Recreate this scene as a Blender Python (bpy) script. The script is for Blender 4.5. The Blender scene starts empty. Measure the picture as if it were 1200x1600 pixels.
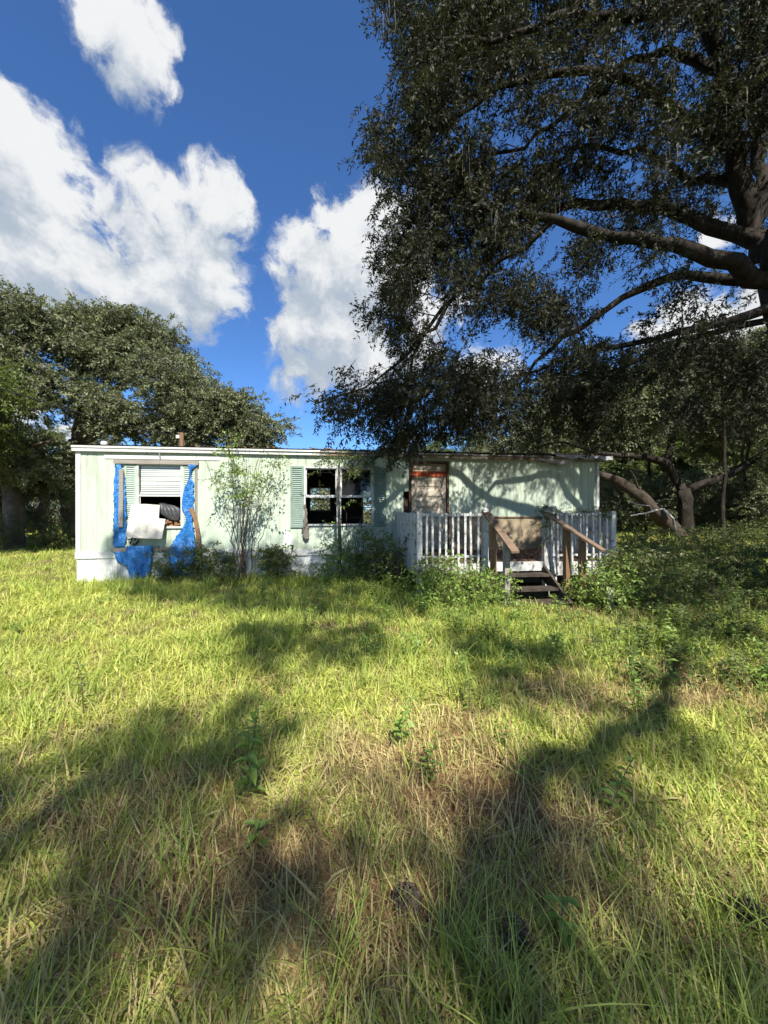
import bpy, bmesh, math, random
import numpy as np
from mathutils import Vector, Matrix, Euler

rng = np.random.default_rng(7)
random.seed(7)
SC = bpy.context.scene
COL = SC.collection
R = math.radians

# ------------------------------------------------------------------ camera, sky, sun, exposure
EYE = 1.6
cam_data = bpy.data.cameras.new('camera')
cam = bpy.data.objects.new('camera', cam_data)
COL.objects.link(cam)
cam.location = (0, 0, EYE)
cam.rotation_euler = (R(90), 0, 0)
cam_data.sensor_fit = 'HORIZONTAL'
cam_data.sensor_width = 36
cam_data.lens = 18.0
cam_data.clip_start = 0.05
cam_data.clip_end = 3000
SC.camera = cam

SUN_EL, SUN_HEAD = 47.0, -14.0          # elevation; heading of the light, degrees clockwise from +Y
hd = R(SUN_HEAD); el = R(SUN_EL)
SUN_DIR = np.array([math.sin(hd) * math.cos(el), math.cos(hd) * math.cos(el), -math.sin(el)])   # travel direction
sun_data = bpy.data.lights.new('sun', 'SUN')
sun_data.energy = 5.0
sun_data.angle = R(0.55)
sun_data.color = (1.0, 0.945, 0.86)
sun = bpy.data.objects.new('sun', sun_data)
COL.objects.link(sun)
sun.rotation_euler = Vector(SUN_DIR.tolist()).to_track_quat('-Z', 'Y').to_euler()
sun.location = (5, -15, 25)

SC.view_settings.view_transform = 'Standard'
SC.view_settings.look = 'None'
SC.view_settings.exposure = 1.02
SC.view_settings.gamma = 1.0
SC.view_settings.use_curve_mapping = False
SC.render.engine = 'CYCLES'
SC.cycles.max_bounces = 5
SC.cycles.diffuse_bounces = 3
SC.cycles.glossy_bounces = 2
SC.cycles.transmission_bounces = 3
SC.cycles.use_adaptive_sampling = True
SC.cycles.adaptive_threshold = 0.025
SC.cycles.transparent_max_bounces = 8
SC.cycles.caustics_reflective = False
SC.cycles.caustics_refractive = False
SC.cycles.use_denoising = True
try:
    SC.cycles.denoiser = 'OPENIMAGEDENOISE'
    SC.cycles.denoising_input_passes = 'RGB_ALBEDO_NORMAL'
    SC.cycles.denoising_prefilter = 'ACCURATE'
except Exception:
    pass
SC.cycles.sample_clamp_indirect = 6


def pdir(px, py):
    v = np.array([(px - 600) / 600, 1.0, (800 - py) / 600])
    return v / np.linalg.norm(v)


SKY_STRENGTH = 0.085
world = bpy.data.worlds.new('World')
SC.world = world
world.use_nodes = True
wn, wl = world.node_tree.nodes, world.node_tree.links
wn.clear()


def build_sky():
    out = wn.new('ShaderNodeOutputWorld')
    bg = wn.new('ShaderNodeBackground')
    bg.inputs['Strength'].default_value = SKY_STRENGTH
    wl.new(bg.outputs[0], out.inputs[0])
    sky = wn.new('ShaderNodeTexSky')
    sky.sky_type = 'NISHITA'
    sky.sun_disc = False
    sky.sun_elevation = el
    sky.sun_rotation = R(SUN_HEAD + 180)
    sky.air_density = 0.85
    sky.dust_density = 0.25
    sky.ozone_density = 3.0
    tint = wn.new('ShaderNodeMix'); tint.data_type = 'RGBA'; tint.blend_type = 'MULTIPLY'
    tint.inputs[0].default_value = 1.0
    tint.inputs[7].default_value = (0.56, 0.85, 1.16, 1)
    wl.new(sky.outputs[0], tint.inputs[6])
    # cloud density as a node group of the view direction
    g = bpy.data.node_groups.new('cloud_density', 'ShaderNodeTree')
    g.interface.new_socket('Dir', in_out='INPUT', socket_type='NodeSocketVector')
    g.interface.new_socket('D', in_out='OUTPUT', socket_type='NodeSocketFloat')
    gn, gl = g.nodes, g.links
    gi, go = gn.new('NodeGroupInput'), gn.new('NodeGroupOutput')

    def math_(op, a, b=None, c=None, nodes=gn, links=gl, clamp=False):
        n = nodes.new('ShaderNodeMath'); n.operation = op; n.use_clamp = clamp
        for i, x in enumerate((a, b, c)):
            if x is None: continue
            if isinstance(x, (int, float)): n.inputs[i].default_value = x
            else: links.new(x, n.inputs[i])
        return n.outputs[0]
    warp = gn.new('ShaderNodeTexNoise'); warp.inputs['Scale'].default_value = 8; warp.inputs['Detail'].default_value = 7
    gl.new(gi.outputs[0], warp.inputs['Vector'])
    sub = gn.new('ShaderNodeVectorMath'); sub.operation = 'SUBTRACT'; sub.inputs[1].default_value = (.5, .5, .5)
    gl.new(warp.outputs['Color'], sub.inputs[0])
    sc_ = gn.new('ShaderNodeVectorMath'); sc_.operation = 'SCALE'; sc_.inputs['Scale'].default_value = 0.13
    gl.new(sub.outputs[0], sc_.inputs[0])
    add = gn.new('ShaderNodeVectorMath'); add.operation = 'ADD'
    gl.new(gi.outputs[0], add.inputs[0]); gl.new(sc_.outputs[0], add.inputs[1])
    dirw = add.outputs[0]
    # clouds: (bearing and height as seen from the yard, size, weight)
    blobs = CLOUDS
    tot = None
    for (px, py, r, w) in blobs:
        d = pdir(px, py)
        d2 = pdir(px + r, py); d3 = pdir(px, py + r)
        ang2 = 0.5 * (np.sum((d - d2) ** 2) + np.sum((d - d3) ** 2))
        sb = gn.new('ShaderNodeVectorMath'); sb.operation = 'DISTANCE'
        gl.new(dirw, sb.inputs[0]); sb.inputs[1].default_value = d.tolist()
        # soft disc: 1 at the centre, 0 at 1.45 r
        t = math_('MULTIPLY_ADD', sb.outputs['Value'], -1 / (1.45 * math.sqrt(ang2)), 1.0, clamp=True)
        e = math_('MULTIPLY', t, w)
        tot = e if tot is None else math_('SMOOTH_MAX', tot, e, .15)
    wide = gn.new('ShaderNodeTexNoise'); wide.inputs['Scale'].default_value = 1.9; wide.inputs['Detail'].default_value = 3
    gl.new(gi.outputs[0], wide.inputs['Vector'])
    mr = gn.new('ShaderNodeMapRange'); mr.inputs[1].default_value = .48; mr.inputs[2].default_value = .70; mr.inputs[3].default_value = 0; mr.inputs[4].default_value = .9
    gl.new(wide.outputs['Fac'], mr.inputs[0])
    sep = gn.new('ShaderNodeSeparateXYZ'); gl.new(gi.outputs[0], sep.inputs[0])
    back = gn.new('ShaderNodeMapRange'); back.inputs[1].default_value = .40; back.inputs[2].default_value = .1; back.inputs[3].default_value = 0; back.inputs[4].default_value = 1
    gl.new(sep.outputs['Y'], back.inputs[0])
    tot = math_('MULTIPLY_ADD', mr.outputs[0], back.outputs[0], tot)
    f = gn.new('ShaderNodeTexNoise'); f.inputs['Scale'].default_value = 11; f.inputs['Detail'].default_value = 10; f.inputs['Roughness'].default_value = .62
    gl.new(dirw, f.inputs['Vector'])
    # erode the edge with fine noise, keep the body
    tot = math_('ADD', tot, math_('MULTIPLY', math_('SUBTRACT', f.outputs['Fac'], .52), math_('MINIMUM', math_('MULTIPLY', tot, 4.5), 1.6)))
    gl.new(tot, go.inputs[0])

    tc = wn.new('ShaderNodeTexCoord')
    d0 = wn.new('ShaderNodeGroup'); d0.node_tree = g
    wl.new(tc.outputs['Generated'], d0.inputs[0])
    al = wn.new('ShaderNodeMapRange'); al.interpolation_type = 'SMOOTHSTEP'
    al.inputs[1].default_value = .20; al.inputs[2].default_value = .50
    wl.new(d0.outputs[0], al.inputs[0])
    # billows: relief inside the cloud from a slope of the density towards the sun side
    ad = wn.new('ShaderNodeVectorMath'); ad.operation = 'ADD'; ad.inputs[1].default_value = (0.03, -0.02, 0.07)
    wl.new(tc.outputs['Generated'], ad.inputs[0])
    d1 = wn.new('ShaderNodeGroup'); d1.node_tree = g
    wl.new(ad.outputs[0], d1.inputs[0])
    df = wn.new('ShaderNodeMath'); df.operation = 'SUBTRACT'
    wl.new(d0.outputs[0], df.inputs[0]); wl.new(d1.outputs[0], df.inputs[1])
    sh = wn.new('ShaderNodeMapRange'); sh.interpolation_type = 'SMOOTHSTEP'
    sh.inputs[1].default_value = -.30; sh.inputs[2].default_value = .42
    wl.new(df.outputs[0], sh.inputs[0])
    k = 1 / SKY_STRENGTH
    cc = wn.new('ShaderNodeMix'); cc.data_type = 'RGBA'
    cc.inputs[6].default_value = (.225 * k, .262 * k, .31 * k, 1)
    cc.inputs[7].default_value = (.435 * k, .443 * k, .45 * k, 1)
    wl.new(sh.outputs[0], cc.inputs[0])
    mx = wn.new('ShaderNodeMix'); mx.data_type = 'RGBA'
    wl.new(al.outputs[0], mx.inputs[0]); wl.new(tint.outputs[2], mx.inputs[6]); wl.new(cc.outputs[2], mx.inputs[7])
    wl.new(mx.outputs[2], bg.inputs['Color'])


CLOUDS = [(180, 35, 70, 1), (225, 95, 70, 1), (255, 60, 50, .8), (262, 125, 40, .8), (150, 20, 50, .8), (235, 150, 40, .5), (185, 245, 50, .42), (225, 280, 45, .40), (150, 300, 50, .5), (105, 168, 24, .4),
          (40, 215, 75, 1), (95, 235, 50, .8), (20, 300, 110, 1), (95, 320, 85, .9), (60, 400, 120, 1), (150, 420, 80, .8), (-90, 330, 150, 1), (-140, 450, 160, 1), (30, 470, 70, .7),
          (335, 320, 62, .9), (370, 325, 52, .9), (305, 390, 88, 1), (375, 385, 34, .7), (245, 420, 95, 1), (310, 460, 75, .9), (190, 460, 90, .9), (250, 500, 60, .6), (335, 485, 38, .5),
          (505, 340, 46, .9), (545, 350, 55, .9), (510, 420, 75, 1), (445, 425, 36, .55), (470, 505, 62, 1), (530, 510, 95, 1), (600, 430, 100, 1), (490, 575, 70, .7), (580, 560, 70, .8), (660, 520, 90, .8),
          (1060, 540, 90, .9), (1180, 520, 90, 1), (1130, 360, 50, .7), (760, 600, 70, .6), (1330, 430, 160, 1), (960, 690, 100, .6), (120, 690, 90, .6), (40, 640, 60, .6)]
build_sky()

# ------------------------------------------------------------------ helpers
MATS = {}


def mat(name, c1, c2=None, scale=4.0, rough=.75, bump=0.0, bscale=60.0, spec=.3, stretch=(1, 1, 1), dirt=None, dirt_scale=1.5, dirt_lo=.52, dirt_hi=.7,
        translucent=0.0, tcol=None, objrand=0.0, metallic=0.0, island=0.0, detail=6):
    m = bpy.data.materials.new(name)
    m.use_nodes = True
    n, l = m.node_tree.nodes, m.node_tree.links
    p = n['Principled BSDF']
    p.inputs['Roughness'].default_value = rough
    p.inputs['Specular IOR Level'].default_value = spec
    p.inputs['Metallic'].default_value = metallic
    tc = n.new('ShaderNodeTexCoord')
    oi = n.new('ShaderNodeObjectInfo')
    off = n.new('ShaderNodeVectorMath'); off.operation = 'MULTIPLY_ADD'
    l.new(oi.outputs['Random'], off.inputs[0]); off.inputs[1].default_value = (37, 19, 53); l.new(tc.outputs['Object'], off.inputs[2])
    mp = n.new('ShaderNodeMapping'); mp.inputs['Scale'].default_value = stretch
    l.new(off.outputs[0], mp.inputs['Vector'])
    no = n.new('ShaderNodeTexNoise'); no.inputs['Scale'].default_value = scale; no.inputs['Detail'].default_value = detail; no.inputs['Roughness'].default_value = .6
    l.new(mp.outputs[0], no.inputs['Vector'])
    c2 = c2 or tuple(x * .7 for x in c1)
    cr = n.new('ShaderNodeMapRange'); cr.inputs[1].default_value = .32; cr.inputs[2].default_value = .68
    l.new(no.outputs['Fac'], cr.inputs[0])
    mx = n.new('ShaderNodeMix'); mx.data_type = 'RGBA'
    mx.inputs[6].default_value = (*c1, 1); mx.inputs[7].default_value = (*c2, 1)
    l.new(cr.outputs[0], mx.inputs[0])
    col = mx.outputs[2]
    if dirt:
        dn = n.new('ShaderNodeTexNoise'); dn.inputs['Scale'].default_value = dirt_scale; dn.inputs['Detail'].default_value = 9; dn.inputs['Roughness'].default_value = .68
        l.new(mp.outputs[0], dn.inputs['Vector'])
        dr = n.new('ShaderNodeMapRange'); dr.inputs[1].default_value = dirt_lo; dr.inputs[2].default_value = dirt_hi
        l.new(dn.outputs['Fac'], dr.inputs[0])
        dm = n.new('ShaderNodeMix'); dm.data_type = 'RGBA'; dm.inputs[7].default_value = (*dirt, 1)
        l.new(dr.outputs[0], dm.inputs[0]); l.new(col, dm.inputs[6]); col = dm.outputs[2]
    if objrand or island:
        hs = n.new('ShaderNodeHueSaturation')
        src = oi.outputs['Random']
        if island:
            ge = n.new('ShaderNodeNewGeometry')
            if objrand:
                av = n.new('ShaderNodeMath'); av.operation = 'MULTIPLY_ADD'; av.inputs[1].default_value = .5
                l.new(oi.outputs['Random'], av.inputs[0])
                hf = n.new('ShaderNodeMath'); hf.operation = 'MULTIPLY'; hf.inputs[1].default_value = .5
                l.new(ge.outputs['Random Per Island'], hf.inputs[0]); l.new(hf.outputs[0], av.inputs[2])
                src = av.outputs[0]
            else:
                src = ge.outputs['Random Per Island']
        a = max(objrand, island)
        v = n.new('ShaderNodeMapRange'); v.inputs[3].default_value = 1 - a; v.inputs[4].default_value = 1 + a
        l.new(src, v.inputs[0]); l.new(v.outputs[0], hs.inputs['Value'])
        h = n.new('ShaderNodeMapRange'); h.inputs[3].default_value = .5 + .035 * a; h.inputs[4].default_value = .5 - .035 * a
        l.new(src, h.inputs[0]); l.new(h.outputs[0], hs.inputs['Hue'])
        l.new(col, hs.inputs['Color']); col = hs.outputs[0]
    l.new(col, p.inputs['Base Color'])
    if bump:
        bn = n.new('ShaderNodeTexNoise'); bn.inputs['Scale'].default_value = bscale; bn.inputs['Detail'].default_value = 5
        l.new(mp.outputs[0], bn.inputs['Vector'])
        b = n.new('ShaderNodeBump'); b.inputs['Strength'].default_value = bump; b.inputs['Distance'].default_value = .02
        l.new(bn.outputs['Fac'], b.inputs['Height']); l.new(b.outputs[0], p.inputs['Normal'])
    if translucent:
        t = n.new('ShaderNodeBsdfTranslucent')
        tm = n.new('ShaderNodeMix'); tm.data_type = 'RGBA'; tm.blend_type = 'MULTIPLY'; tm.inputs[0].default_value = 1
        l.new(col, tm.inputs[6]); tm.inputs[7].default_value = (*(tcol or (1.3, 1.5, .7)), 1)
        l.new(tm.outputs[2], t.inputs['Color'])
        ms = n.new('ShaderNodeMixShader'); ms.inputs[0].default_value = translucent
        l.new(p.outputs[0], ms.inputs[1]); l.new(t.outputs[0], ms.inputs[2])
        l.new(ms.outputs[0], n['Material Output'].inputs['Surface'])
    MATS[name] = m
    return m


def tag(o, label=None, cat=None, group=None, kind=None):
    if label: o['label'] = label
    if cat: o['category'] = cat
    if group: o['group'] = group
    if kind: o['kind'] = kind
    return o


def empty(name, loc=(0, 0, 0), rz=0.0, label=None, cat=None, group=None, parent=None):
    o = bpy.data.objects.new(name, None)
    COL.objects.link(o)
    o.empty_display_size = .2
    o.location = loc; o.rotation_euler = (0, 0, rz)
    if parent: o.parent = parent
    return tag(o, label, cat, group)


class MB:
    """collects shapes and links them as one mesh object"""
    def __init__(s): s.v, s.f, s.m, s.ms = [], [], [], []

    def add(s, verts, faces, mi=0):
        b = len(s.v)
        s.v += [tuple(map(float, p)) for p in verts]
        s.f += [tuple(b + i for i in f) for f in faces]
        s.m += [mi] * len(faces)
        return s

    def box(s, a0, a1, b0, b1, c0, c1, j=0.0, mi=0):
        P = [(a0, b0, c0), (a1, b0, c0), (a1, b1, c0), (a0, b1, c0), (a0, b0, c1), (a1, b0, c1), (a1, b1, c1), (a0, b1, c1)]
        if j: P = [tuple(q + random.uniform(-j, j) for q in p) for p in P]
        return s.add(P, [(3, 2, 1, 0), (4, 5, 6, 7), (0, 1, 5, 4), (1, 2, 6, 5), (2, 3, 7, 6), (3, 0, 4, 7)], mi)

    def beam(s, p0, p1, w, h, up=(0, 0, 1), j=0.0):
        """box section w x h from p0 to p1"""
        p0, p1 = Vector(p0), Vector(p1)
        d = (p1 - p0).normalized()
        sd = d.cross(Vector(up))
        sd = sd.normalized() if sd.length > 1e-4 else Vector((1, 0, 0))
        u = sd.cross(d).normalized()
        P = []
        for q in (p0, p1):
            for (a, b) in ((-1, -1), (1, -1), (1, 1), (-1, 1)):
                P.append(q + sd * a * w / 2 + u * b * h / 2 + Vector([random.uniform(-j, j) for _ in range(3)]))
        return s.add(P, [(3, 2, 1, 0), (4, 5, 6, 7), (0, 1, 5, 4), (1, 2, 6, 5), (2, 3, 7, 6), (3, 0, 4, 7)])

    def tube(s, pts, rad, n=8, cap=True):
        pts = [Vector(p) for p in pts]
        rad = rad if hasattr(rad, '__len__') else [rad] * len(pts)
        V, F = [], []
        ref = None
        for i, p in enumerate(pts):
            d = (pts[min(i + 1, len(pts) - 1)] - pts[max(i - 1, 0)])
            d = d.normalized() if d.length > 1e-9 else Vector((0, 0, 1))
            if ref is None: ref = d.orthogonal().normalized()
            ref = (ref - d * ref.dot(d))
            ref = ref.normalized() if ref.length > 1e-6 else d.orthogonal().normalized()
            b = d.cross(ref)
            for k in range(n):
                a = 2 * math.pi * k / n
                V.append(p + (ref * math.cos(a) + b * math.sin(a)) * rad[i])
        for i in range(len(pts) - 1):
            for k in range(n):
                F.append((i * n + k, i * n + (k + 1) % n, (i + 1) * n + (k + 1) % n, (i + 1) * n + k))
        if cap:
            F.append(tuple(range(n - 1, -1, -1))); F.append(tuple((len(pts) - 1) * n + k for k in range(n)))
        return s.add(V, F)

    def lathe(s, prof, c=(0, 0, 0), n=14):
        V, F = [], []
        for (r, z) in prof:
            for k in range(n):
                a = 2 * math.pi * k / n
                V.append((c[0] + r * math.cos(a), c[1] + r * math.sin(a), c[2] + z))
        for i in range(len(prof) - 1):
            for k in range(n):
                F.append((i * n + k, i * n + (k + 1) % n, (i + 1) * n + (k + 1) % n, (i + 1) * n + k))
        F.append(tuple(range(n - 1, -1, -1))); F.append(tuple((len(prof) - 1) * n + k for k in range(n)))
        return s.add(V, F)

    def mesh(s, name, ms, smooth=False):
        me = bpy.data.meshes.new(name)
        me.from_pydata(s.v, [], s.f)
        for m in (ms if isinstance(ms, (list, tuple)) else [ms]): me.materials.append(m)
        if any(s.m): me.polygons.foreach_set('material_index', s.m)
        if smooth: me.polygons.foreach_set('use_smooth', [True] * len(me.polygons))
        me.update()
        return me

    def build(s, name, ms, parent=None, smooth=False, loc=(0, 0, 0)):
        o = bpy.data.objects.new(name, s.mesh(name, ms, smooth))
        COL.objects.link(o)
        o.location = loc
        if parent: o.parent = parent
        return o


def np_mesh(name, V, F, mats, mi=None, smooth=False):
    """V (n,3); F list of (m,k) int arrays"""
    me = bpy.data.meshes.new(name)
    V = np.asarray(V, np.float32)
    me.vertices.add(len(V)); me.vertices.foreach_set('co', V.ravel())
    idx = np.concatenate([f.ravel() for f in F]).astype(np.int32)
    sizes = np.concatenate([np.full(len(f), f.shape[1]) for f in F]).astype(np.int32)
    starts = np.concatenate([[0], np.cumsum(sizes)[:-1]]).astype(np.int32)
    me.loops.add(len(idx)); me.loops.foreach_set('vertex_index', idx)
    me.polygons.add(len(sizes)); me.polygons.foreach_set('loop_start', starts)
    for m in mats: me.materials.append(m)
    if mi is not None: me.polygons.foreach_set('material_index', np.asarray(mi, np.int32))
    if smooth: me.polygons.foreach_set('use_smooth', np.ones(len(sizes), bool))
    me.update(calc_edges=True)
    me.validate()
    return me


def link(name, me, parent=None, loc=(0, 0, 0)):
    o = bpy.data.objects.new(name, me)
    COL.objects.link(o)
    o.location = loc
    if parent: o.parent = parent
    return o


def vnoise(x, y, seed=0):
    """value noise in [0,1], vectorised"""
    x = np.asarray(x, float); y = np.asarray(y, float)
    xi, yi = np.floor(x).astype(np.int64), np.floor(y).astype(np.int64)
    fx, fy = x - xi, y - yi
    fx = fx * fx * (3 - 2 * fx); fy = fy * fy * (3 - 2 * fy)

    def h(a, b):
        n = (a * 374761393 + b * 668265263 + seed * 1442695041) & 0xFFFFFFFF
        n = ((n ^ (n >> 13)) * 1274126177) & 0xFFFFFFFF
        return ((n ^ (n >> 16)) & 0xFFFF) / 65535.0
    return (h(xi, yi) * (1 - fx) + h(xi + 1, yi) * fx) * (1 - fy) + (h(xi, yi + 1) * (1 - fx) + h(xi + 1, yi + 1) * fx) * fy


def fbm(x, y, seed=0, o=3):
    return sum(vnoise(np.asarray(x) * 2 ** k, np.asarray(y) * 2 ** k, seed + k) * .5 ** k for k in range(o)) / sum(.5 ** k for k in range(o))


def sstep(a, b, x):
    t = np.clip((np.asarray(x, float) - a) / (b - a), 0, 1)
    return t * t * (3 - 2 * t)


def gz(x, y):
    """ground height"""
    x = np.asarray(x, float); y = np.asarray(y, float)
    z = .08 * sstep(3, 8, y) + .10 * (fbm(x * .7, y * .7, 3) - .5) + .05 * (fbm(x * 2.2, y * 2.2, 9) - .5)
    z = z + .40 * sstep(3.5, 9, x) * sstep(8, 17, y)
    return z


# house frame of reference
HX, HY, HA = -6.64, 8.3, R(7.5)
hc, hs_ = math.cos(HA), math.sin(HA)


def H(u, v, w=0.0):
    return (HX + u * hc - v * hs_, HY + u * hs_ + v * hc, w)


def to_house(x, y):
    dx, dy = np.asarray(x) - HX, np.asarray(y) - HY
    return dx * hc + dy * hs_, -dx * hs_ + dy * hc


def at(px, py, Y):
    return np.array([(px - 600) / 600 * Y, Y, EYE + (800 - py) / 600 * Y])


# ------------------------------------------------------------------ materials
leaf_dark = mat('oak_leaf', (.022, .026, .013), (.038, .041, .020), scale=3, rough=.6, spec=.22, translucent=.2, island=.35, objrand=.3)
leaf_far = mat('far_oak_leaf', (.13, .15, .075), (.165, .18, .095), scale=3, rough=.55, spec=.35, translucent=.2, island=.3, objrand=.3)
leaf_light = mat('light_leaf', (.095, .135, .030), (.12, .15, .04), scale=3, rough=.5, spec=.35, translucent=.3, island=.3, objrand=.35)
leaf_bush = mat('bush_leaf', (.080, .118, .030), (.115, .150, .040), scale=3, rough=.45, spec=.4, translucent=.25, island=.3, objrand=.3)
leaf_weed = mat('weed_leaf', (.16, .25, .05), (.20, .29, .06), scale=3, rough=.5, spec=.4, translucent=.3, island=.2, objrand=.25)
leaf_pine = mat('pine_needle', (.10, .15, .035), (.14, .19, .05), scale=3, rough=.6, translucent=.2, island=.25, objrand=.2)
bark = mat('oak_bark', (.040, .034, .027), (.015, .013, .010), scale=9, rough=.9, bump=1.0, bscale=22, spec=.1, stretch=(1, 1, .35), dirt=(.15, .145, .125), dirt_scale=5.0, dirt_lo=.60, dirt_hi=.72)
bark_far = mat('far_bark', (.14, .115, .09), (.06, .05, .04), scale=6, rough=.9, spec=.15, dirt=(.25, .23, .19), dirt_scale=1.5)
bark_lichen = mat('lichen_bark', (.20, .19, .155), (.07, .06, .05), scale=14, rough=.9, spec=.15, bump=.5)
twig_m = mat('shrub_stem', (.17, .12, .075), (.09, .065, .045), scale=12, rough=.85, spec=.2)
grass_m = mat('grass_blade', (.385, .45, .09), (.48, .49, .13), scale=2, rough=.55, spec=.35, translucent=.32, tcol=(1.3, 1.3, .6), island=.3, objrand=.28)
grass_dk = mat('lush_grass_blade', (.26, .345, .065), (.36, .425, .09), scale=2, rough=.5, spec=.35, translucent=.35, tcol=(1.25, 1.3, .6), island=.3, objrand=.25)
straw_m = mat('straw_blade', (.50, .44, .19), (.40, .31, .14), scale=2, rough=.75, spec=.2, translucent=.15, tcol=(1, 1, .8), island=.35, objrand=.3)
needle_m = mat('pine_straw', (.20, .115, .055), (.29, .18, .085), scale=2, rough=.8, spec=.2, island=.4, objrand=.3)
soil = mat('pine_straw_soil', (.15, .095, .055), (.085, .058, .036), scale=3.5, rough=.95, spec=.1, bump=.8, bscale=55, dirt=(.16, .16, .055), dirt_scale=.9, dirt_lo=.40, dirt_hi=.6, detail=9)

siding_m = mat('mint_siding', (.43, .50, .41), (.385, .455, .36), scale=1.6, rough=.6, spec=.3, stretch=(3, 3, .5), dirt=(.27, .30, .20), dirt_scale=2.2, dirt_lo=.49, dirt_hi=.78, bump=.10, bscale=30)
trim_m = mat('white_trim', (.58, .585, .555), (.50, .505, .475), scale=5, rough=.6, dirt=(.25, .23, .18), dirt_scale=3.0, dirt_lo=.55, dirt_hi=.74)
fascia_old = mat('stained_fascia', (.34, .32, .28), (.17, .12, .085), scale=3, rough=.75, stretch=(.6, 1, 3), dirt=(.17, .075, .04), dirt_scale=1.6, dirt_lo=.5, dirt_hi=.66)
skirt_m = mat('skirting_vinyl', (.55, .57, .56), (.47, .49, .48), scale=3, rough=.55, dirt=(.30, .29, .22), dirt_scale=2.4, dirt_lo=.54, dirt_hi=.75)
galv = mat('weathered_metal', (.36, .36, .35), (.20, .18, .16), scale=4, rough=.5, spec=.5, dirt=(.20, .09, .045), dirt_scale=2.5, dirt_lo=.55, dirt_hi=.7)
wood_grey = mat('grey_weathered_wood', (.30, .275, .24), (.19, .17, .145), scale=6, rough=.85, stretch=(.5, 6, 6), bump=.4, bscale=25)
wood_brown = mat('brown_weathered_wood', (.235, .135, .070), (.14, .082, .045), scale=6, rough=.8, stretch=(7, 7, .8), bump=.4, bscale=25, dirt=(.26, .23, .19), dirt_scale=2.5, dirt_lo=.56)
wood_rail = mat('handrail_wood', (.20, .14, .095), (.135, .092, .062), scale=6, rough=.8, bump=.4, bscale=30)
wood_dark = mat('dark_rotten_wood', (.070, .055, .042), (.035, .028, .022), scale=7, rough=.9, bump=.4)
deck_white = mat('peeling_white_paint', (.54, .545, .52), (.45, .45, .425), scale=5, rough=.75, dirt=(.17, .15, .125), dirt_scale=7.0, dirt_lo=.54, dirt_hi=.66, bump=.25, bscale=40)
deck_floor = mat('deck_board_wood', (.21, .13, .085), (.12, .075, .05), scale=5, rough=.85, stretch=(1, 5, 1), bump=.3)
shutter_m = mat('shutter_green', (.36, .445, .37), (.30, .38, .315), scale=5, rough=.6, dirt=(.2, .24, .19), dirt_scale=3, dirt_lo=.6)
shutter_d = mat('dark_shutter_green', (.20, .275, .235), (.165, .23, .195), scale=5, rough=.6, dirt=(.12, .15, .12), dirt_scale=3)
tarp_m = mat('blue_tarp', (.030, .205, .54), (.012, .105, .35), scale=9, rough=.35, spec=.5, bump=1.0, bscale=14, stretch=(1, 1, 2.2), translucent=.12, tcol=(1, 1, 1), dirt=(.05, .25, .56), dirt_scale=6, dirt_lo=.52)
white_panel = mat('white_panel', (.56, .53, .46), (.49, .46, .40), scale=5, rough=.6, dirt=(.40, .33, .24), dirt_scale=5, dirt_lo=.60, dirt_hi=.7)
black_plastic = mat('black_plastic', (.025, .025, .028), (.04, .04, .042), rough=.5, spec=.4)
blind_m = mat('dusty_blind', (.70, .68, .62), (.62, .60, .54), scale=5, rough=.6)
alu = mat('window_aluminium', (.55, .56, .55), (.40, .40, .39), scale=6, rough=.45, spec=.5)
door_m = mat('weathered_door', (.44, .39, .31), (.35, .30, .235), scale=4, rough=.75, stretch=(1, 1, 3), dirt=(.16, .12, .085), dirt_scale=3, dirt_lo=.55)
frame_brown = mat('door_frame_brown', (.085, .045, .032), (.05, .03, .022), scale=6, rough=.8)
red_board = mat('rust_red_board', (.42, .085, .03), (.30, .06, .025), scale=5, rough=.75)
sheath = mat('bare_sheathing', (.37, .30, .20), (.27, .215, .14), scale=2.2, rough=.85, stretch=(2, 2, .8), dirt=(.16, .125, .085), dirt_scale=1.8, dirt_lo=.52)
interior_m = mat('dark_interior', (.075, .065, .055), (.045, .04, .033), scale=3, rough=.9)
rag_m = mat('grey_rag', (.17, .155, .13), (.10, .09, .075), scale=7, rough=.95)
insul = mat('broken_particle_board', (.36, .20, .10), (.20, .11, .06), scale=20, rough=.95)
litter_m = mat('dry_leaf', (.17, .085, .045), (.26, .14, .075), scale=3, rough=.8, island=.4)
dead_wood = mat('bleached_dead_wood', (.46, .43, .38), (.30, .275, .24), scale=8, rough=.9)
log_m = mat('fallen_log_bark', (.07, .052, .037), (.035, .027, .02), scale=8, rough=.95, bump=.9, bscale=22)
cone_m = mat('pine_cone_scale', (.075, .058, .045), (.13, .105, .085), scale=9, rough=.85, island=.3)
cable_m = mat('black_cable', (.015, .015, .016), rough=.5)
moss_m = mat('spanish_moss', (.16, .155, .125), (.11, .105, .085), scale=4, rough=.95, translucent=.15, tcol=(1, 1, .9), island=.25)
glass_m = bpy.data.materials.new('dirty_glass'); glass_m.use_nodes = True


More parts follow.
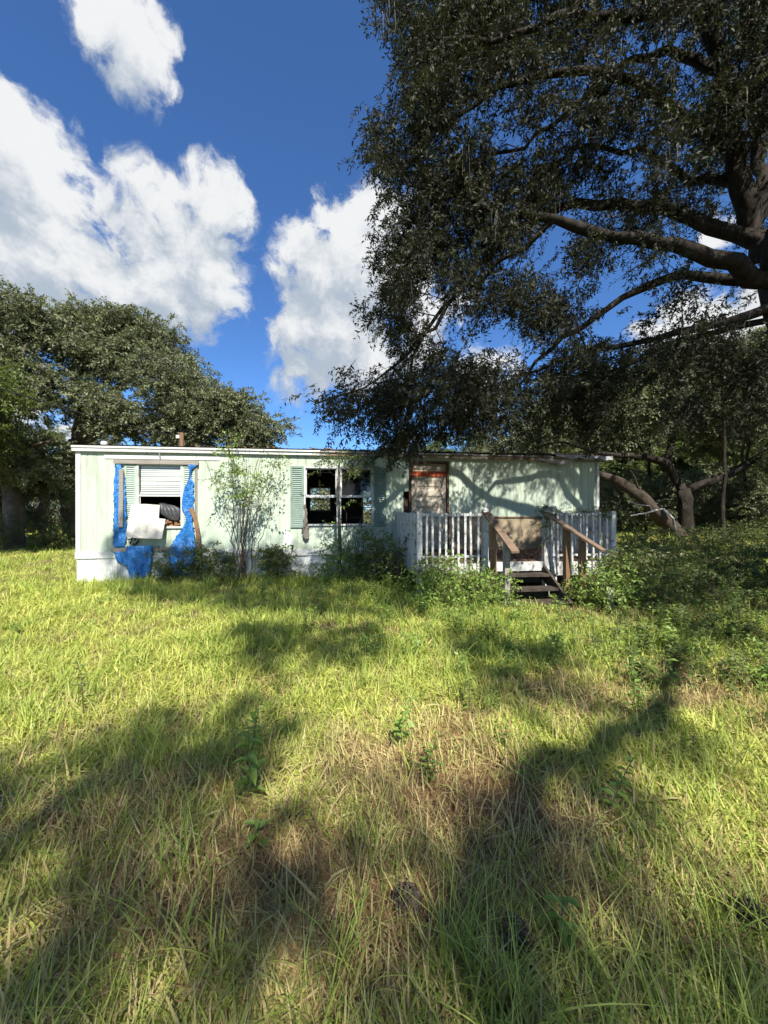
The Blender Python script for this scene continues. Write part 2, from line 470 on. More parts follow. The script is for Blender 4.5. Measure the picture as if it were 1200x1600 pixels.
def _glass():
    n, l = glass_m.node_tree.nodes, glass_m.node_tree.links
    n.clear()
    o = n.new('ShaderNodeOutputMaterial'); tr = n.new('ShaderNodeBsdfTransparent'); gl = n.new('ShaderNodeBsdfGlossy'); mx = n.new('ShaderNodeMixShader')
    tr.inputs[0].default_value = (.94, .96, .95, 1); gl.inputs['Roughness'].default_value = .06
    lw = n.new('ShaderNodeLayerWeight'); pw = n.new('ShaderNodeMath'); pw.operation = 'POWER'; pw.inputs[1].default_value = 4
    ma = n.new('ShaderNodeMath'); ma.operation = 'MULTIPLY_ADD'; ma.inputs[1].default_value = .9; ma.inputs[2].default_value = .04
    l.new(lw.outputs['Facing'], pw.inputs[0]); l.new(pw.outputs[0], ma.inputs[0]); l.new(ma.outputs[0], mx.inputs[0]); l.new(tr.outputs[0], mx.inputs[1]); l.new(gl.outputs[0], mx.inputs[2]); l.new(mx.outputs[0], o.inputs[0])


_glass()

# ------------------------------------------------------------------ ground
def axis(lo, hi, step, far):
    a = list(np.arange(lo, hi + 1e-6, step))
    s, x, right = step, hi, []
    while x < far: s *= 1.35; x += s; right.append(x)
    s, x, left = step, lo, []
    while x > -far: s *= 1.35; x -= s; left.append(x)
    return np.array(left[::-1] + a + right)


gx, gy = axis(-14, 14, .2, 700), axis(-4, 20, .2, 700)
GX, GY = np.meshgrid(gx, gy)
GZ = gz(GX, GY)
nx, ny = len(gx), len(gy)
ii = np.arange(nx * ny).reshape(ny, nx)
quads = np.stack([ii[:-1, :-1], ii[:-1, 1:], ii[1:, 1:], ii[1:, :-1]], -1).reshape(-1, 4)
ground = link('ground', np_mesh('ground', np.stack([GX, GY, GZ], -1).reshape(-1, 3), [quads], [soil], smooth=True))
tag(ground, kind='structure', label='pine straw and sandy soil under the overgrown grass')
ground['category'] = 'ground'

# ------------------------------------------------------------------ scattering with geometry nodes (instances of small tufts and sprays)
PROTO = {}


def proto_collection(name, meshes):
    c = bpy.data.collections.new(name)
    for i, me in enumerate(meshes):
        o = bpy.data.objects.new('%s_%02d' % (name, i), me)
        c.objects.link(o)
    PROTO[name] = c
    return c


GN = {}


def scatter_group(cname):
    if cname in GN: return GN[cname]
    g = bpy.data.node_groups.new('scatter_' + cname, 'GeometryNodeTree')
    g.interface.new_socket('Geometry', in_out='INPUT', socket_type='NodeSocketGeometry')
    g.interface.new_socket('Geometry', in_out='OUTPUT', socket_type='NodeSocketGeometry')
    n, l = g.nodes, g.links
    gi, go = n.new('NodeGroupInput'), n.new('NodeGroupOutput')
    ci = n.new('GeometryNodeCollectionInfo'); ci.inputs[0].default_value = PROTO[cname]
    ci.inputs['Separate Children'].default_value = True; ci.inputs['Reset Children'].default_value = True
    ip = n.new('GeometryNodeInstanceOnPoints'); ip.inputs['Pick Instance'].default_value = True

    def attr(nm, t):
        a = n.new('GeometryNodeInputNamedAttribute'); a.data_type = t; a.inputs['Name'].default_value = nm
        return a.outputs['Attribute']
    er = n.new('FunctionNodeEulerToRotation')
    l.new(attr('rot', 'FLOAT_VECTOR'), er.inputs[0])
    l.new(gi.outputs[0], ip.inputs['Points'])
    l.new(ci.outputs[0], ip.inputs['Instance'])
    l.new(attr('idx', 'INT'), ip.inputs['Instance Index'])
    l.new(er.outputs[0], ip.inputs['Rotation'])
    l.new(attr('scl', 'FLOAT_VECTOR'), ip.inputs['Scale'])
    l.new(ip.outputs[0], go.inputs[0])
    GN[cname] = g
    return g


def scatter(name, cname, P, rot, scl, idx, parent=None, loc=(0, 0, 0)):
    P = np.asarray(P, np.float32)
    n = len(P)
    me = bpy.data.meshes.new(name)
    me.vertices.add(n); me.vertices.foreach_set('co', P.ravel())
    a = me.attributes.new('rot', 'FLOAT_VECTOR', 'POINT'); a.data.foreach_set('vector', np.asarray(rot, np.float32).ravel())
    scl = np.asarray(scl, np.float32)
    if scl.ndim == 1: scl = np.repeat(scl[:, None], 3, 1)
    a = me.attributes.new('scl', 'FLOAT_VECTOR', 'POINT'); a.data.foreach_set('vector', scl.ravel())
    a = me.attributes.new('idx', 'INT', 'POINT'); a.data.foreach_set('value', np.asarray(idx, np.int32))
    me.update()
    o = link(name, me, parent, loc)
    md = o.modifiers.new('scatter', 'NODES'); md.node_group = scatter_group(cname)
    return o


def blades(n, hmin, hmax, wmin, wmax, spread, lean, droop, segs=4, tilt0=0.0):
    """a tuft: n curved tapering blades"""
    V, F = [], []
    for _ in range(n):
        az = rng.uniform(0, 2 * math.pi)
        h = rng.uniform(hmin, hmax); w = rng.uniform(wmin, wmax)
        bx, by = rng.normal(0, spread, 2)
        pitch = tilt0 + abs(rng.normal(lean, lean * .5))      # from vertical
        dr = droop * rng.uniform(.4, 1.5)
        d = np.array([math.cos(az), math.sin(az)]); sdv = np.array([-math.sin(az), math.cos(az), 0])
        tw = rng.uniform(-.6, .6)
        p = np.array([bx, by, -.02])
        b = len(V)
        for s in range(segs + 1):
            t = s / segs
            ww = w * (1 - t ** 1.8) * .5 if s < segs else .0004
            sd2 = sdv * math.cos(tw * t) + np.array([0, 0, 1]) * math.sin(tw * t)
            V.append(p - sd2 * ww); V.append(p + sd2 * ww)
            ang = min(pitch + dr * t, 2.3)
            st = h / segs
            p = p + np.array([d[0] * math.sin(ang), d[1] * math.sin(ang), math.cos(ang)]) * st
            if p[2] < .004: p[2] = .004 + rng.uniform(0, .01)
        for s in range(segs):
            F.append((b + 2 * s, b + 2 * s + 1, b + 2 * s + 3, b + 2 * s + 2))
    return np.array(V), np.array(F)


def leaf_geo(L):
    """L: list of (base, dir, side, up, length, width, fold) -> rhombic leaves of four triangles"""
    V, F = [], []
    for (b, d, s, u, ln, w, fo) in L:
        k = len(V)
        V += [b, b + d * ln * .42 + s * w * .5 + u * fo * w, b + d * ln * .45, b + d * ln * .42 - s * w * .5 + u * fo * w, b + d * ln - u * ln * .10]
        F += [(k, k + 2, k + 1), (k, k + 3, k + 2), (k + 2, k + 4, k + 1), (k + 2, k + 3, k + 4)]
    return np.array(V), np.array(F)


def spray(n, length, ll, lw, leafm, stemm, splay=.9, side_twigs=2, droop=.3):
    """a twig along +X with leaves; returns mesh"""
    L = []
    mb = MB()
    paths = []
    main = [np.array([t * length, rng.normal(0, .012), -droop * length * t * t]) for t in np.linspace(0, 1, 6)]
    paths.append(main)
    for k in range(side_twigs):
        i = rng.integers(1, 4)
        st = main[i]
        a = rng.uniform(-1.1, 1.1); e = rng.uniform(-.5, .6)
        dv = np.array([math.cos(a) * math.cos(e), math.sin(a) * math.cos(e), math.sin(e)])
        ln = length * rng.uniform(.35, .6)
        paths.append([st + dv * ln * t + np.array([0, 0, -droop * ln * t * t]) for t in np.linspace(0, 1, 4)])
    tot = sum(np.linalg.norm(p[-1] - p[0]) for p in paths)
    for p in paths:
        m = max(3, int(round(n * np.linalg.norm(p[-1] - p[0]) / tot)))
        pa = np.array(p)
        for j in range(m):
            t = .12 + .88 * (j + rng.uniform(0, .8)) / m
            t = min(t, 1)
            f = t * (len(pa) - 1); i = min(int(f), len(pa) - 2)
            q = pa[i] * (1 - f + i) + pa[i + 1] * (f - i)
            tan = pa[i + 1] - pa[i]; tan = tan / np.linalg.norm(tan)
            r = rng.normal(0, 1, 3); r -= tan * r.dot(tan); r /= np.linalg.norm(r)
            d = tan * rng.uniform(.3, 1.0) + r * splay; d /= np.linalg.norm(d)
            s = np.cross(d, rng.normal(0, .45, 3) + np.array([0, 0, 1])); s /= np.linalg.norm(s) + 1e-9
            u = np.cross(s, d)
            sc = rng.uniform(.7, 1.2)
            L.append((q, d, s, u, ll * sc, lw * sc, rng.uniform(.05, .3)))
        mb.tube(p, [max(.0012, .005 * length * (1 - .8 * t) * 2) for t in np.linspace(0, 1, len(p))], 3, cap=False)
    V, F = leaf_geo(L)
    me_v = np.concatenate([V, np.array(mb.v)]) if mb.v else V
    fq = np.array(mb.f) + len(V)
    return np_mesh('spray', me_v, [F, fq], [leafm, stemm], mi=[0] * len(F) + [1] * len(fq))


def pine_tuft(leafm, n=46, ln=.24):
    V, F = [], []
    for _ in range(n):
        th = rng.uniform(0, 2 * math.pi); ph = rng.uniform(.1, 1.25)
        d = np.array([math.cos(ph), math.sin(ph) * math.cos(th), math.sin(ph) * math.sin(th)])
        s = np.cross(d, rng.normal(0, 1, 3)); s /= np.linalg.norm(s)
        l = ln * rng.uniform(.75, 1.1)
        b = np.array([rng.uniform(-.05, .05), 0, 0])
        k = len(V)
        V += [b - s * .0022, b + s * .0022, b + d * l + np.array([0, 0, -.04])]
        F.append((k, k + 1, k + 2))
    return np_mesh('pine_tuft', np.array(V), [np.array(F)], [leafm])


def tuft(m, *a, **k):
    V, F = blades(*a, **k)
    return np_mesh('tuft', V, [F], [m])


def weed_tuft(leafm, stemm, n_stem=4, h=.32, ll=.055, lw=.026):
    L, mb = [], MB()
    for _ in range(n_stem):
        az = rng.uniform(0, 6.28); ln = h * rng.uniform(.6, 1.15); le = rng.uniform(.1, .55)
        b = np.array([*rng.normal(0, .05, 2), -.02])
        pts = [b + np.array([math.cos(az) * math.sin(le) * t, math.sin(az) * math.sin(le) * t, math.cos(le) * t - .1 * t * t]) * ln for t in np.linspace(0, 1, 5)]
        mb.tube(pts, [.0035 * (1 - .7 * t) for t in np.linspace(0, 1, 5)], 3, cap=False)
        pa = np.array(pts)
        m = int(7 + ln * 26)
        for j in range(m):
            f = (.2 + .8 * j / m) * 4; i = min(int(f), 3)
            q = pa[i] * (1 - f + i) + pa[i + 1] * (f - i)
            a = j * 2.4 + az
            d = np.array([math.cos(a), math.sin(a), rng.uniform(-.1, .7)]); d /= np.linalg.norm(d)
            s = np.cross(d, np.array([0, 0, 1.]) + rng.normal(0, .25, 3)); s /= np.linalg.norm(s)
            sc = rng.uniform(.6, 1.2)
            L.append((q, d, s, np.cross(s, d), ll * sc, lw * sc, rng.uniform(.05, .25)))
    V, F = leaf_geo(L)
    fq = np.array(mb.f) + len(V)
    return np_mesh('weed', np.concatenate([V, np.array(mb.v)]), [F, fq], [leafm, stemm], mi=[0] * len(F) + [1] * len(fq))


# prototypes: lawn tufts
proto_collection('lawn', [tuft(grass_m, 20, .06, .18, .008, .014, .06, .85, .9) for _ in range(5)] +
                 [tuft(grass_dk, 17, .09, .24, .008, .015, .05, .55, .9) for _ in range(4)])
proto_collection('straw', [tuft(straw_m, 18, .07, .20, .005, .010, .09, 1.6, .2, segs=3) for _ in range(5)] +
                 [tuft(needle_m, 30, .08, .18, .002, .004, .10, 1.5, .15, segs=3) for _ in range(4)])
proto_collection('tall', [tuft(grass_m, 12, .30, .62, .005, .010, .05, .40, 1.2, segs=6) for _ in range(3)] +
                 [tuft(grass_dk, 18, .30, .62, .005, .009, .05, .30, 1.2, segs=6) for _ in range(3)])
proto_collection('weeds', [weed_tuft(leaf_weed, twig_m) for _ in range(4)] + [weed_tuft(leaf_bush, twig_m, 3, .30, .06, .03) for _ in range(3)])
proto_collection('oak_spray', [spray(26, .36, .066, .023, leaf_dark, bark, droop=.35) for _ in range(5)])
proto_collection('far_spray', [spray(34, .62, .115, .050, leaf_far, bark_far, droop=.15, side_twigs=3) for _ in range(4)])
proto_collection('light_spray', [spray(30, .62, .125, .058, leaf_light, bark_far, droop=.2, side_twigs=3) for _ in range(4)])
proto_collection('bush_spray', [spray(22, .34, .062, .030, leaf_bush, twig_m, droop=.1) for _ in range(4)])
proto_collection('shrub_spray', [spray(9, .30, .060, .030, leaf_weed, twig_m, droop=.1, side_twigs=1) for _ in range(4)])
proto_collection('pine_spray', [pine_tuft(leaf_pine) for _ in range(3)])


def outside(x, y, pad=.0):
    u, v = to_house(x, y)
    a = (u > -.05 - pad) & (u < 12.3 + pad) & (v > -.03 - pad) & (v < 3.75 + pad)
    b = (u > 6.98 - pad) & (u < 10.95 + pad) & (v > -2.34 - pad) & (v < .1)
    c = (u > 8.2) & (u < 9.5) & (v > -3.0) & (v < -2.2)
    return ~(a | b | c)


def field(n, y0, y1, power=1.0, xmargin=1.6, xs=1.1):
    """random ground points in the wedge before the camera, denser near"""
    t = rng.uniform(0, 1, n)
    y = y0 * (y1 / y0) ** (t ** power)
    x = rng.uniform(-1, 1, n) * (y * xs + xmargin)
    k = outside(x, y)
    return x[k], y[k]


def gpx(x, y):
    """photo-like bearing coordinates of a ground point, for choosing where plants are tall or dry"""
    return 600 + 600 * x / np.maximum(y, .2), 800 + 600 * EYE / np.maximum(y, .2)


def bumps(x, y, spots):
    s = np.zeros_like(x)
    for (px, py, rx, ry) in spots:
        cy = 600 * EYE / (py - 800); cx = (px - 600) / 600 * cy
        wx = rx / 600 * cy; wy = abs(600 * EYE / max(py - ry - 800, 20) - cy)
        s += np.exp(-((x - cx) / wx) ** 2 - ((y - cy) / wy) ** 2)
    return np.clip(s, 0, 1)


DRY = [(520, 1540, 110, 60), (850, 1290, 70, 60), (730, 1140, 60, 40), (420, 1370, 140, 60), (300, 1240, 90, 40), (900, 1090, 80, 30), (1080, 1080, 90, 40), (1150, 1420, 90, 60), (700, 1250, 120, 60),
       (660, 1450, 130, 60), (880, 1420, 90, 40), (1000, 960, 90, 20), (1150, 940, 90, 25), (560, 1180, 60, 30), (100, 1290, 90, 30), (250, 1430, 120, 50)]


def lawn():
    x, y = field(36000, .75, 45, .92)
    dry = bumps(x, y, DRY)
    cl = fbm(x * 1.3, y * 1.3, 21)
    keep = rng.uniform(0, 1, len(x)) > dry * .85 + .25 * (cl < .40)
    keep &= rng.uniform(0, 1, len(x)) < .85 + .15 * sstep(2.2, 5, y)
    x, y, dry, cl = x[keep], y[keep], dry[keep], cl[keep]
    n = len(x)
    lush = fbm(x * .6, y * .6, 33)
    dark = rng.uniform(0, 1, n) < np.clip((lush - .42) * 2.6, .12, .75)
    idx = np.where(dark, rng.integers(5, 9, n), rng.integers(0, 5, n))
    s = rng.uniform(.65, 1.25, n) * (.75 + .65 * cl) * (1 - .3 * dry)
    s *= (1 + .7 * sstep(7, 30, y)) * (.74 + .26 * sstep(1.5, 5, y))
    u, v = to_house(x, y)
    s *= 1 + .35 * np.exp(-((v + 1.0) / 1.0) ** 2) * (u > 0)
    rot = np.stack([rng.normal(0, .12, n), rng.normal(0, .12, n), rng.uniform(0, 6.28, n)], -1)
    o = scatter('grass', 'lawn', np.stack([x, y, gz(x, y)], -1), rot, np.stack([s * 1.05, s * 1.05, s], -1), idx)
    tag(o, 'overgrown yellow green grass covering the yard', 'grass', kind='stuff')
    # straw and needles
    x, y = field(42000, .75, 26, 1.0)
    dry = bumps(x, y, DRY)
    keep = rng.uniform(0, 1, len(x)) < .20 + .65 * dry
    x, y, dry = x[keep], y[keep], dry[keep]
    n = len(x)
    nd = rng.uniform(0, 1, n) < .22 + .4 * dry
    idx = np.where(nd, rng.integers(5, 9, n), rng.integers(0, 5, n))
    rot = np.stack([rng.normal(0, .1, n), rng.normal(0, .1, n), rng.uniform(0, 6.28, n)], -1)
    o = scatter('dead_grass', 'straw', np.stack([x, y, gz(x, y) + .004], -1), rot, rng.uniform(.7, 1.3, n), idx)
    tag(o, 'flattened dead grass and pine needles lying between green blades', 'straw', kind='stuff')
    # taller arching grass: near bottom right, along the house, scattered
    x, y = field(5200, .8, 11, .8)
    px, py = gpx(x, y)
    u, v = to_house(x, y)
    w = .07 + .40 * np.exp(-((px - 700) / 170) ** 2 - ((py - 1000) / 70) ** 2) + .62 * np.exp(-((px - 980) / 280) ** 2 - ((py - 1600) / 140) ** 2) + .95 * np.exp(-((v + .7) / .7) ** 2) * (u > .3) + .35 * np.exp(-((px - 230) / 200) ** 2 - ((py - 1170) / 60) ** 2) \
        + .4 * np.exp(-((px - 560) / 60) ** 2 - ((py - 1480) / 120) ** 2) + .35 * np.exp(-((px - 1150) / 80) ** 2 - ((py - 1250) / 120) ** 2)
    keep = (rng.uniform(0, 1, len(x)) < w * (.5 + fbm(x * 2, y * 2, 55))) & ((u < 8.0) | (u > 9.7) | (v < -4.2))
    x, y = x[keep], y[keep]; n = len(x)
    rot = np.stack([rng.normal(0, .15, n), rng.normal(0, .15, n), rng.uniform(0, 6.28, n)], -1)
    o = scatter('tall_grass', 'tall', np.stack([x, y, gz(x, y)], -1), rot, rng.uniform(.45, .9, n), rng.integers(0, 6, n))
    tag(o, 'taller arching green grass at the lower right corner and along the skirting', 'grass', kind='stuff')
    # leafy ground weeds before the porch and under the oak
    x, y = field(9000, 2.0, 14, .9)
    px, py = gpx(x, y)
    w = .40 * np.exp(-((px - 720) / 130) ** 2 - ((py - 945) / 45) ** 2) + .22 * np.exp(-((px - 900) / 160) ** 2 - ((py - 1000) / 60) ** 2) + .55 * sstep(930, 1000, px) * np.exp(-((py - 930) / 70) ** 2) \
        + .012 * sstep(500, 800, px) + .006 + .32 * sstep(960, 1080, px) * np.exp(-((py - 1010) / 80) ** 2) + .35 * np.exp(-((px - 640) / 160) ** 2 - ((py - 930) / 30) ** 2)
    keep = rng.uniform(0, 1, len(x)) < w
    x, y = x[keep], y[keep]; n = len(x)
    px, py = gpx(x, y)
    idx = np.where((px > 930) & (rng.uniform(0, 1, n) < .75), rng.integers(4, 7, n), rng.integers(0, 4, n))
    rot = np.stack([rng.normal(0, .15, n), rng.normal(0, .15, n), rng.uniform(0, 6.28, n)], -1)
    o = scatter('ground_weeds', 'weeds', np.stack([x, y, gz(x, y)], -1), rot, rng.uniform(.5, 1.35, n), idx)
    tag(o, 'leafy green weeds growing thickly in front of the porch and under the oak', 'weeds', kind='stuff')


lawn()

# ------------------------------------------------------------------ mobile home
HL, HD, W0, W1 = 12.27, 3.62, .60, 2.93
home = empty('mobile_home', (HX, HY, 0), HA, 'abandoned pale mint green mobile home with broken windows and torn blue tarps', 'mobile home')

WIN1 = (1.25, 2.14, 1.27, 2.64)
WIN2 = (4.85, 6.41, 1.31, 2.63)
DOOR = (7.30, 8.29, .62, 2.83)
GAP = (7.17, 7.298, 1.55, 2.09)


def split(rect, holes):
    u0, u1, a0, a1 = rect
    cuts = sorted({u0, u1} | {x for h in holes for x in h[:2] if u0 < x < u1})
    out = []
    for x0, x1 in zip(cuts[:-1], cuts[1:]):
        blocks = sorted((max(h[2], a0), min(h[3], a1)) for h in holes if h[0] <= x0 + 1e-6 and h[1] >= x1 - 1e-6 and h[2] < a1 and h[3] > a0)
        z = a0
        for b0, b1 in blocks:
            if b0 > z + 1e-6: out.append((x0, x1, z, b0))
            z = max(z, b1)
        if z < a1 - 1e-6: out.append((x0, x1, z, a1))
    return out


def grooved(u0, u1, w0, w1, pitch=.2032, th=.014, depth=.008):
    """a sheet of siding with vertical grooves, front at v = 0 facing -v"""
    pts = [(u0 + .002, 0)]
    k = math.floor(u0 / pitch)
    while k * pitch < u1:
        g = k * pitch
        if g - .008 > u0 + .004 and g + .008 < u1 - .004:
            pts += [(g - .008, 0), (g - .005, depth), (g + .005, depth), (g + .008, 0)]
        k += 1
    pts += [(u1 - .002, 0)]
    n = len(pts)
    V = [(p[0], p[1], w0) for p in pts] + [(p[0], p[1], w1) for p in pts]
    F = [(i, i + 1, n + i + 1, n + i) for i in range(n - 1)]
    b = len(V)
    V += [(u0 + .002, th, w0), (u1 - .002, th, w0), (u0 + .002, th, w1), (u1 - .002, th, w1)]
    F += [(b + 1, b, b + 2, b + 3), (0, n, b + 2, b), (n - 1, b + 1, b + 3, 2 * n - 1)]
    return MB().add(V, F)


SEAMS = [0.0, 1.22, 2.44, 3.66, 4.88, 6.10, 7.32, 8.54, 9.76, 10.98, HL]
MISSING = (8.29, 10.90, W0, 1.47)
for a, b in zip(SEAMS[:-1], SEAMS[1:]):
    for r in split((a, b, W0, W1), [WIN1, WIN2, DOOR, GAP, MISSING]):
        if r[1] - r[0] > .01:
            grooved(*r).build('siding_panel', siding_m, home)
# bare sheathing where the siding is gone
for a, b in ((8.295, 9.45), (9.453, 10.895)):
    MB().box(a, b, .014, .03, .60, 1.468, .001).build('sheathing_panel', sheath, home)
tag(MB().box(8.29, 10.9, -.012, .013, 1.455, 1.485, .004).build('sheathing_batten', wood_brown, home))
# inner faces of the walls, rear wall with its two windows, ends, floor, ceiling
RW = [(4.76, 5.38, 1.66, 2.37), (6.48, 7.2, 1.22, 2.28), (1.2, 2.2, 1.3, 2.3)]
mb = MB()
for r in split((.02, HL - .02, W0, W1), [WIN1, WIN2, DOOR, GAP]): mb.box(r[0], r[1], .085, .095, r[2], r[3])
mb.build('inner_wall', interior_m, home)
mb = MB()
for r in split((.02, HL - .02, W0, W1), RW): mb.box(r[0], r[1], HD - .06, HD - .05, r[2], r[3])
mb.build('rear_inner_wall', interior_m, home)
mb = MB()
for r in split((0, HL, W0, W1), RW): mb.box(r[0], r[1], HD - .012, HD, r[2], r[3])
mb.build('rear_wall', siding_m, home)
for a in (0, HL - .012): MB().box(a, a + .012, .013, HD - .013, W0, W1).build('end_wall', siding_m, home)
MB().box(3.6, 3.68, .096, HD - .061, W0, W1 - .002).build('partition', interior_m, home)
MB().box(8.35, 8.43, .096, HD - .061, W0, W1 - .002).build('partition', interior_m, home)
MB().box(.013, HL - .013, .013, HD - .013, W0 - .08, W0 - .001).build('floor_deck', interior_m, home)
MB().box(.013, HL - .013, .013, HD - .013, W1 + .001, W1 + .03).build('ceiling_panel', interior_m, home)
for (a, b, c, d) in RW[:2]:
    m = MB()
    m.box(a - .03, a, HD - .07, HD + .01, c - .03, d + .03); m.box(b, b + .03, HD - .07, HD + .01, c - .03, d + .03)
    m.box(a, b, HD - .07, HD + .01, c - .03, c); m.box(a, b, HD - .07, HD + .01, d, d + .03); m.box(a, b, HD - .05, HD - .02, (c + d) / 2 - .015, (c + d) / 2 + .015)
    f = m.build('rear_window_frame', alu, home)

# trim
MB().box(-.012, .085, -.022, -.002, W0 + .14, W1, .001).build('corner_trim', trim_m, home)
MB().box(HL - .06, HL + .012, -.022, -.002, W0 + .14, W1, .001).build('corner_trim', trim_m, home)
for a, b, m_ in ((-.02, 3.1, trim_m), (3.103, 5.9, trim_m), (5.903, 7.0, trim_m), (10.93, HL + .02, trim_m)):
    MB().box(a, b, -.03, -.003, W0 - .005, W0 + .135, .003).build('belt_board', m_, home)
MB().box(.55, 2.95, -.014, -.002, 2.765, 2.845, .002).build('frieze_board', trim_m, home)
# fascia in lengths; the right-hand half stained and rusty
fx = [(-.06, 2.9, trim_m), (2.903, 5.2, trim_m), (5.203, 6.9, fascia_old), (6.903, 8.9, fascia_old), (8.903, 10.9, fascia_old), (10.903, HL + .10, fascia_old)]
for k, (a, b, m_) in enumerate(fx):
    dz = [0, 0, -.005, -.01, -.02, -.03][k]
    MB().box(a, b, -.075, -.050, 2.915 + dz, 2.99 + dz, .006).build('fascia_board', m_, home)
    MB().box(a, b, -.10, -.045, 2.992 + dz, 3.030 + dz, .007).build('drip_edge', m_ if k < 2 else galv, home)
MB().box(-.06, HL + .1, -.050, .0, 2.915, 2.93).build('soffit', trim_m, home)
# roof sheet, slightly arched
m = MB()
N = 10
V, F = [], []
for j in range(N + 1):
    t = j / N
    v = -.11 + t * (HD + .22)
    z = 3.04 + .16 * math.sin(math.pi * t)
    for uu in (-.08, HL + .12): V += [(uu, v, z)]
    for uu in (-.08, HL + .12): V += [(uu, v, z + .012)]
for j in range(N):
    a = 4 * j
    F += [(a, a + 1, a + 5, a + 4), (a + 2, a + 6, a + 7, a + 3), (a, a + 4, a + 6, a + 2), (a + 1, a + 3, a + 7, a + 5)]
m.add(V, F).build('roof', galv, home)
# roof edge litter (leaves caught along the edge)
L = []
for _ in range(900):
    u = rng.uniform(2.2, HL); 
    if rng.uniform() > .4 + .6 * (u > 5): continue
    d = rng.normal(0, 1, 3); d /= np.linalg.norm(d); s = np.cross(d, rng.normal(0, 1, 3)); s /= np.linalg.norm(s)
    v = rng.uniform(-.1, .25)
    L.append((np.array([u, v, 3.055 + .08 * max(v, 0) + abs(rng.normal(0, .016))]), d * np.array([1, 1, .4]), s, np.cross(s, d), .08, .035, .2))
V, F = leaf_geo(L)
o = link('roof_leaf_litter', np_mesh('roof_leaf_litter', V, [F], [litter_m]), home); o['kind'] = 'stuff'


# torn metal at the right-hand roof corner
def sheet(name, rows, m, parent, wr=.012, nu=10, seed=0, v0=-.03, thick=.003):
    """a hanging or crumpled sheet: rows of (w, u_left, u_right, v) top to bottom, refined and wrinkled"""
    rows = [(r + (v0,))[:4] for r in rows]
    W = [r[0] for r in rows]
    T = np.linspace(0, 1, max(14, int(abs(W[0] - W[-1]) / .03)))
    cum = np.concatenate([[0], np.cumsum(np.hypot(np.diff(W), .02))]); cum /= cum[-1]
    A = np.array(rows)
    V = []
    for t in T:
        r = [np.interp(t, cum, A[:, k]) for k in range(4)]
        for j in range(nu + 1):
            s = j / nu
            u = r[1] * (1 - s) + r[2] * s
            n1 = float(fbm(np.array([u * 9 + seed * 7.1]), np.array([r[0] * 2.5 + seed]), 5 + seed)[0]) - .5
            n2 = float(fbm(np.array([u * 22 + seed * 3.3]), np.array([r[0] * 20]), 15 + seed)[0]) - .5
            e = 1.0 if 0 < j < nu else .5
            fo = .5 + .5 * math.sin(s * nu * 1.9 + 5 * n1 + r[0] * 3 + seed)
            V.append((u + n2 * .07 * (j in (0, nu)), r[3] - abs(n1) * wr * 4 * e - n2 * wr - fo * wr * e, r[0] + (n1 * .04 if t > .96 else 0)))
    n = nu + 1
    F = [(i * n + j, (i + 1) * n + j, (i + 1) * n + j + 1, i * n + j + 1) for i in range(len(T) - 1) for j in range(nu)]
    o = MB().add(V, F).build(name, m, parent, smooth=True)
    sm = o.modifiers.new('thickness', 'SOLIDIFY'); sm.thickness = thick
    return o


m = MB()
V, F = [], []
for i in range(17):
    t = i / 16
    u = 11.0 + 1.55 * t
    zc = 3.03 - .03 * t + .012 * math.sin(t * 19)
    for k, (dv, dz) in enumerate(((-.02, .04), (-.16, .01 + .012 * math.sin(i * 1.7)), (-.19, -.05 - .03 * t + .014 * math.cos(i * 2.1)), (-.14, -.085 - .02 * t + .01 * math.sin(i * 1.3)))):
        V.append((u, dv, zc + dz))
for i in range(16):
    for k in range(3): F.append((4 * i + k, 4 * i + 4 + k, 4 * i + 5 + k, 4 * i + 1 + k))
o = m.add(V, F).build('peeled_roof_edge', galv, home)
o.modifiers.new('thickness', 'SOLIDIFY').thickness = .004
o = sheet('torn_flashing', [(2.94, 10.55, 11.55), (2.88, 10.58, 11.5), (2.85, 10.75, 11.4), (2.81, 11.0, 11.32), (2.77, 11.05, 11.25)], galv, home, .02, 14, 4, -.09)

# skirting
sk = None
for k in range(int(HL / .409)):
    u = k * .409
    if 6.95 < u < 10.6: continue
    if sk is None:
        mb = MB()
        pts = [(.001, 0), (.05, 0), (.056, .008), (.064, .008), (.07, 0), (.18, 0), (.186, .008), (.194, .008), (.2, 0), (.31, 0), (.316, .008), (.324, .008), (.33, 0), (.408, 0)]
        n = len(pts)
        V = [(p[0], p[1], -.06) for p in pts] + [(p[0], p[1], W0 - .006) for p in pts]
        mb.add(V, [(i, i + 1, n + i + 1, n + i) for i in range(n - 1)])
        mb.add([(.001, .02, -.06), (.408, .02, -.06), (.001, .02, W0 - .006), (.408, .02, W0 - .006)], [(1, 0, 2, 3)])
        sk = mb.build('skirting_panel', skirt_m, home)
        o = sk
    else:
        o = sk.copy(); COL.objects.link(o)
    o.location = (u, .0 + random.uniform(-.006, .006), 0)
    o.rotation_euler = (random.uniform(-.02, .02), 0, random.uniform(-.006, .006))
m = MB(); m.box(0, HL, HD - .02, HD - .008, -.06, W0 - .006); m.box(0, .012, .02, HD - .02, -.06, W0 - .006); m.box(HL - .012, HL, .02, HD - .02, -.06, W0 - .006)
m.build('rear_skirting', skirt_m, home)


# windows -----------------------------------------------------------
def frame_box(u0, u1, w0, w1, t, v0, v1):
    m = MB()
    m.box(u0, u0 + t, v0, v1, w0, w1); m.box(u1 - t, u1, v0, v1, w0, w1)
    m.box(u0 + t, u1 - t, v0, v1, w0, w0 + t); m.box(u0 + t, u1 - t, v0, v1, w1 - t, w1)
    return m


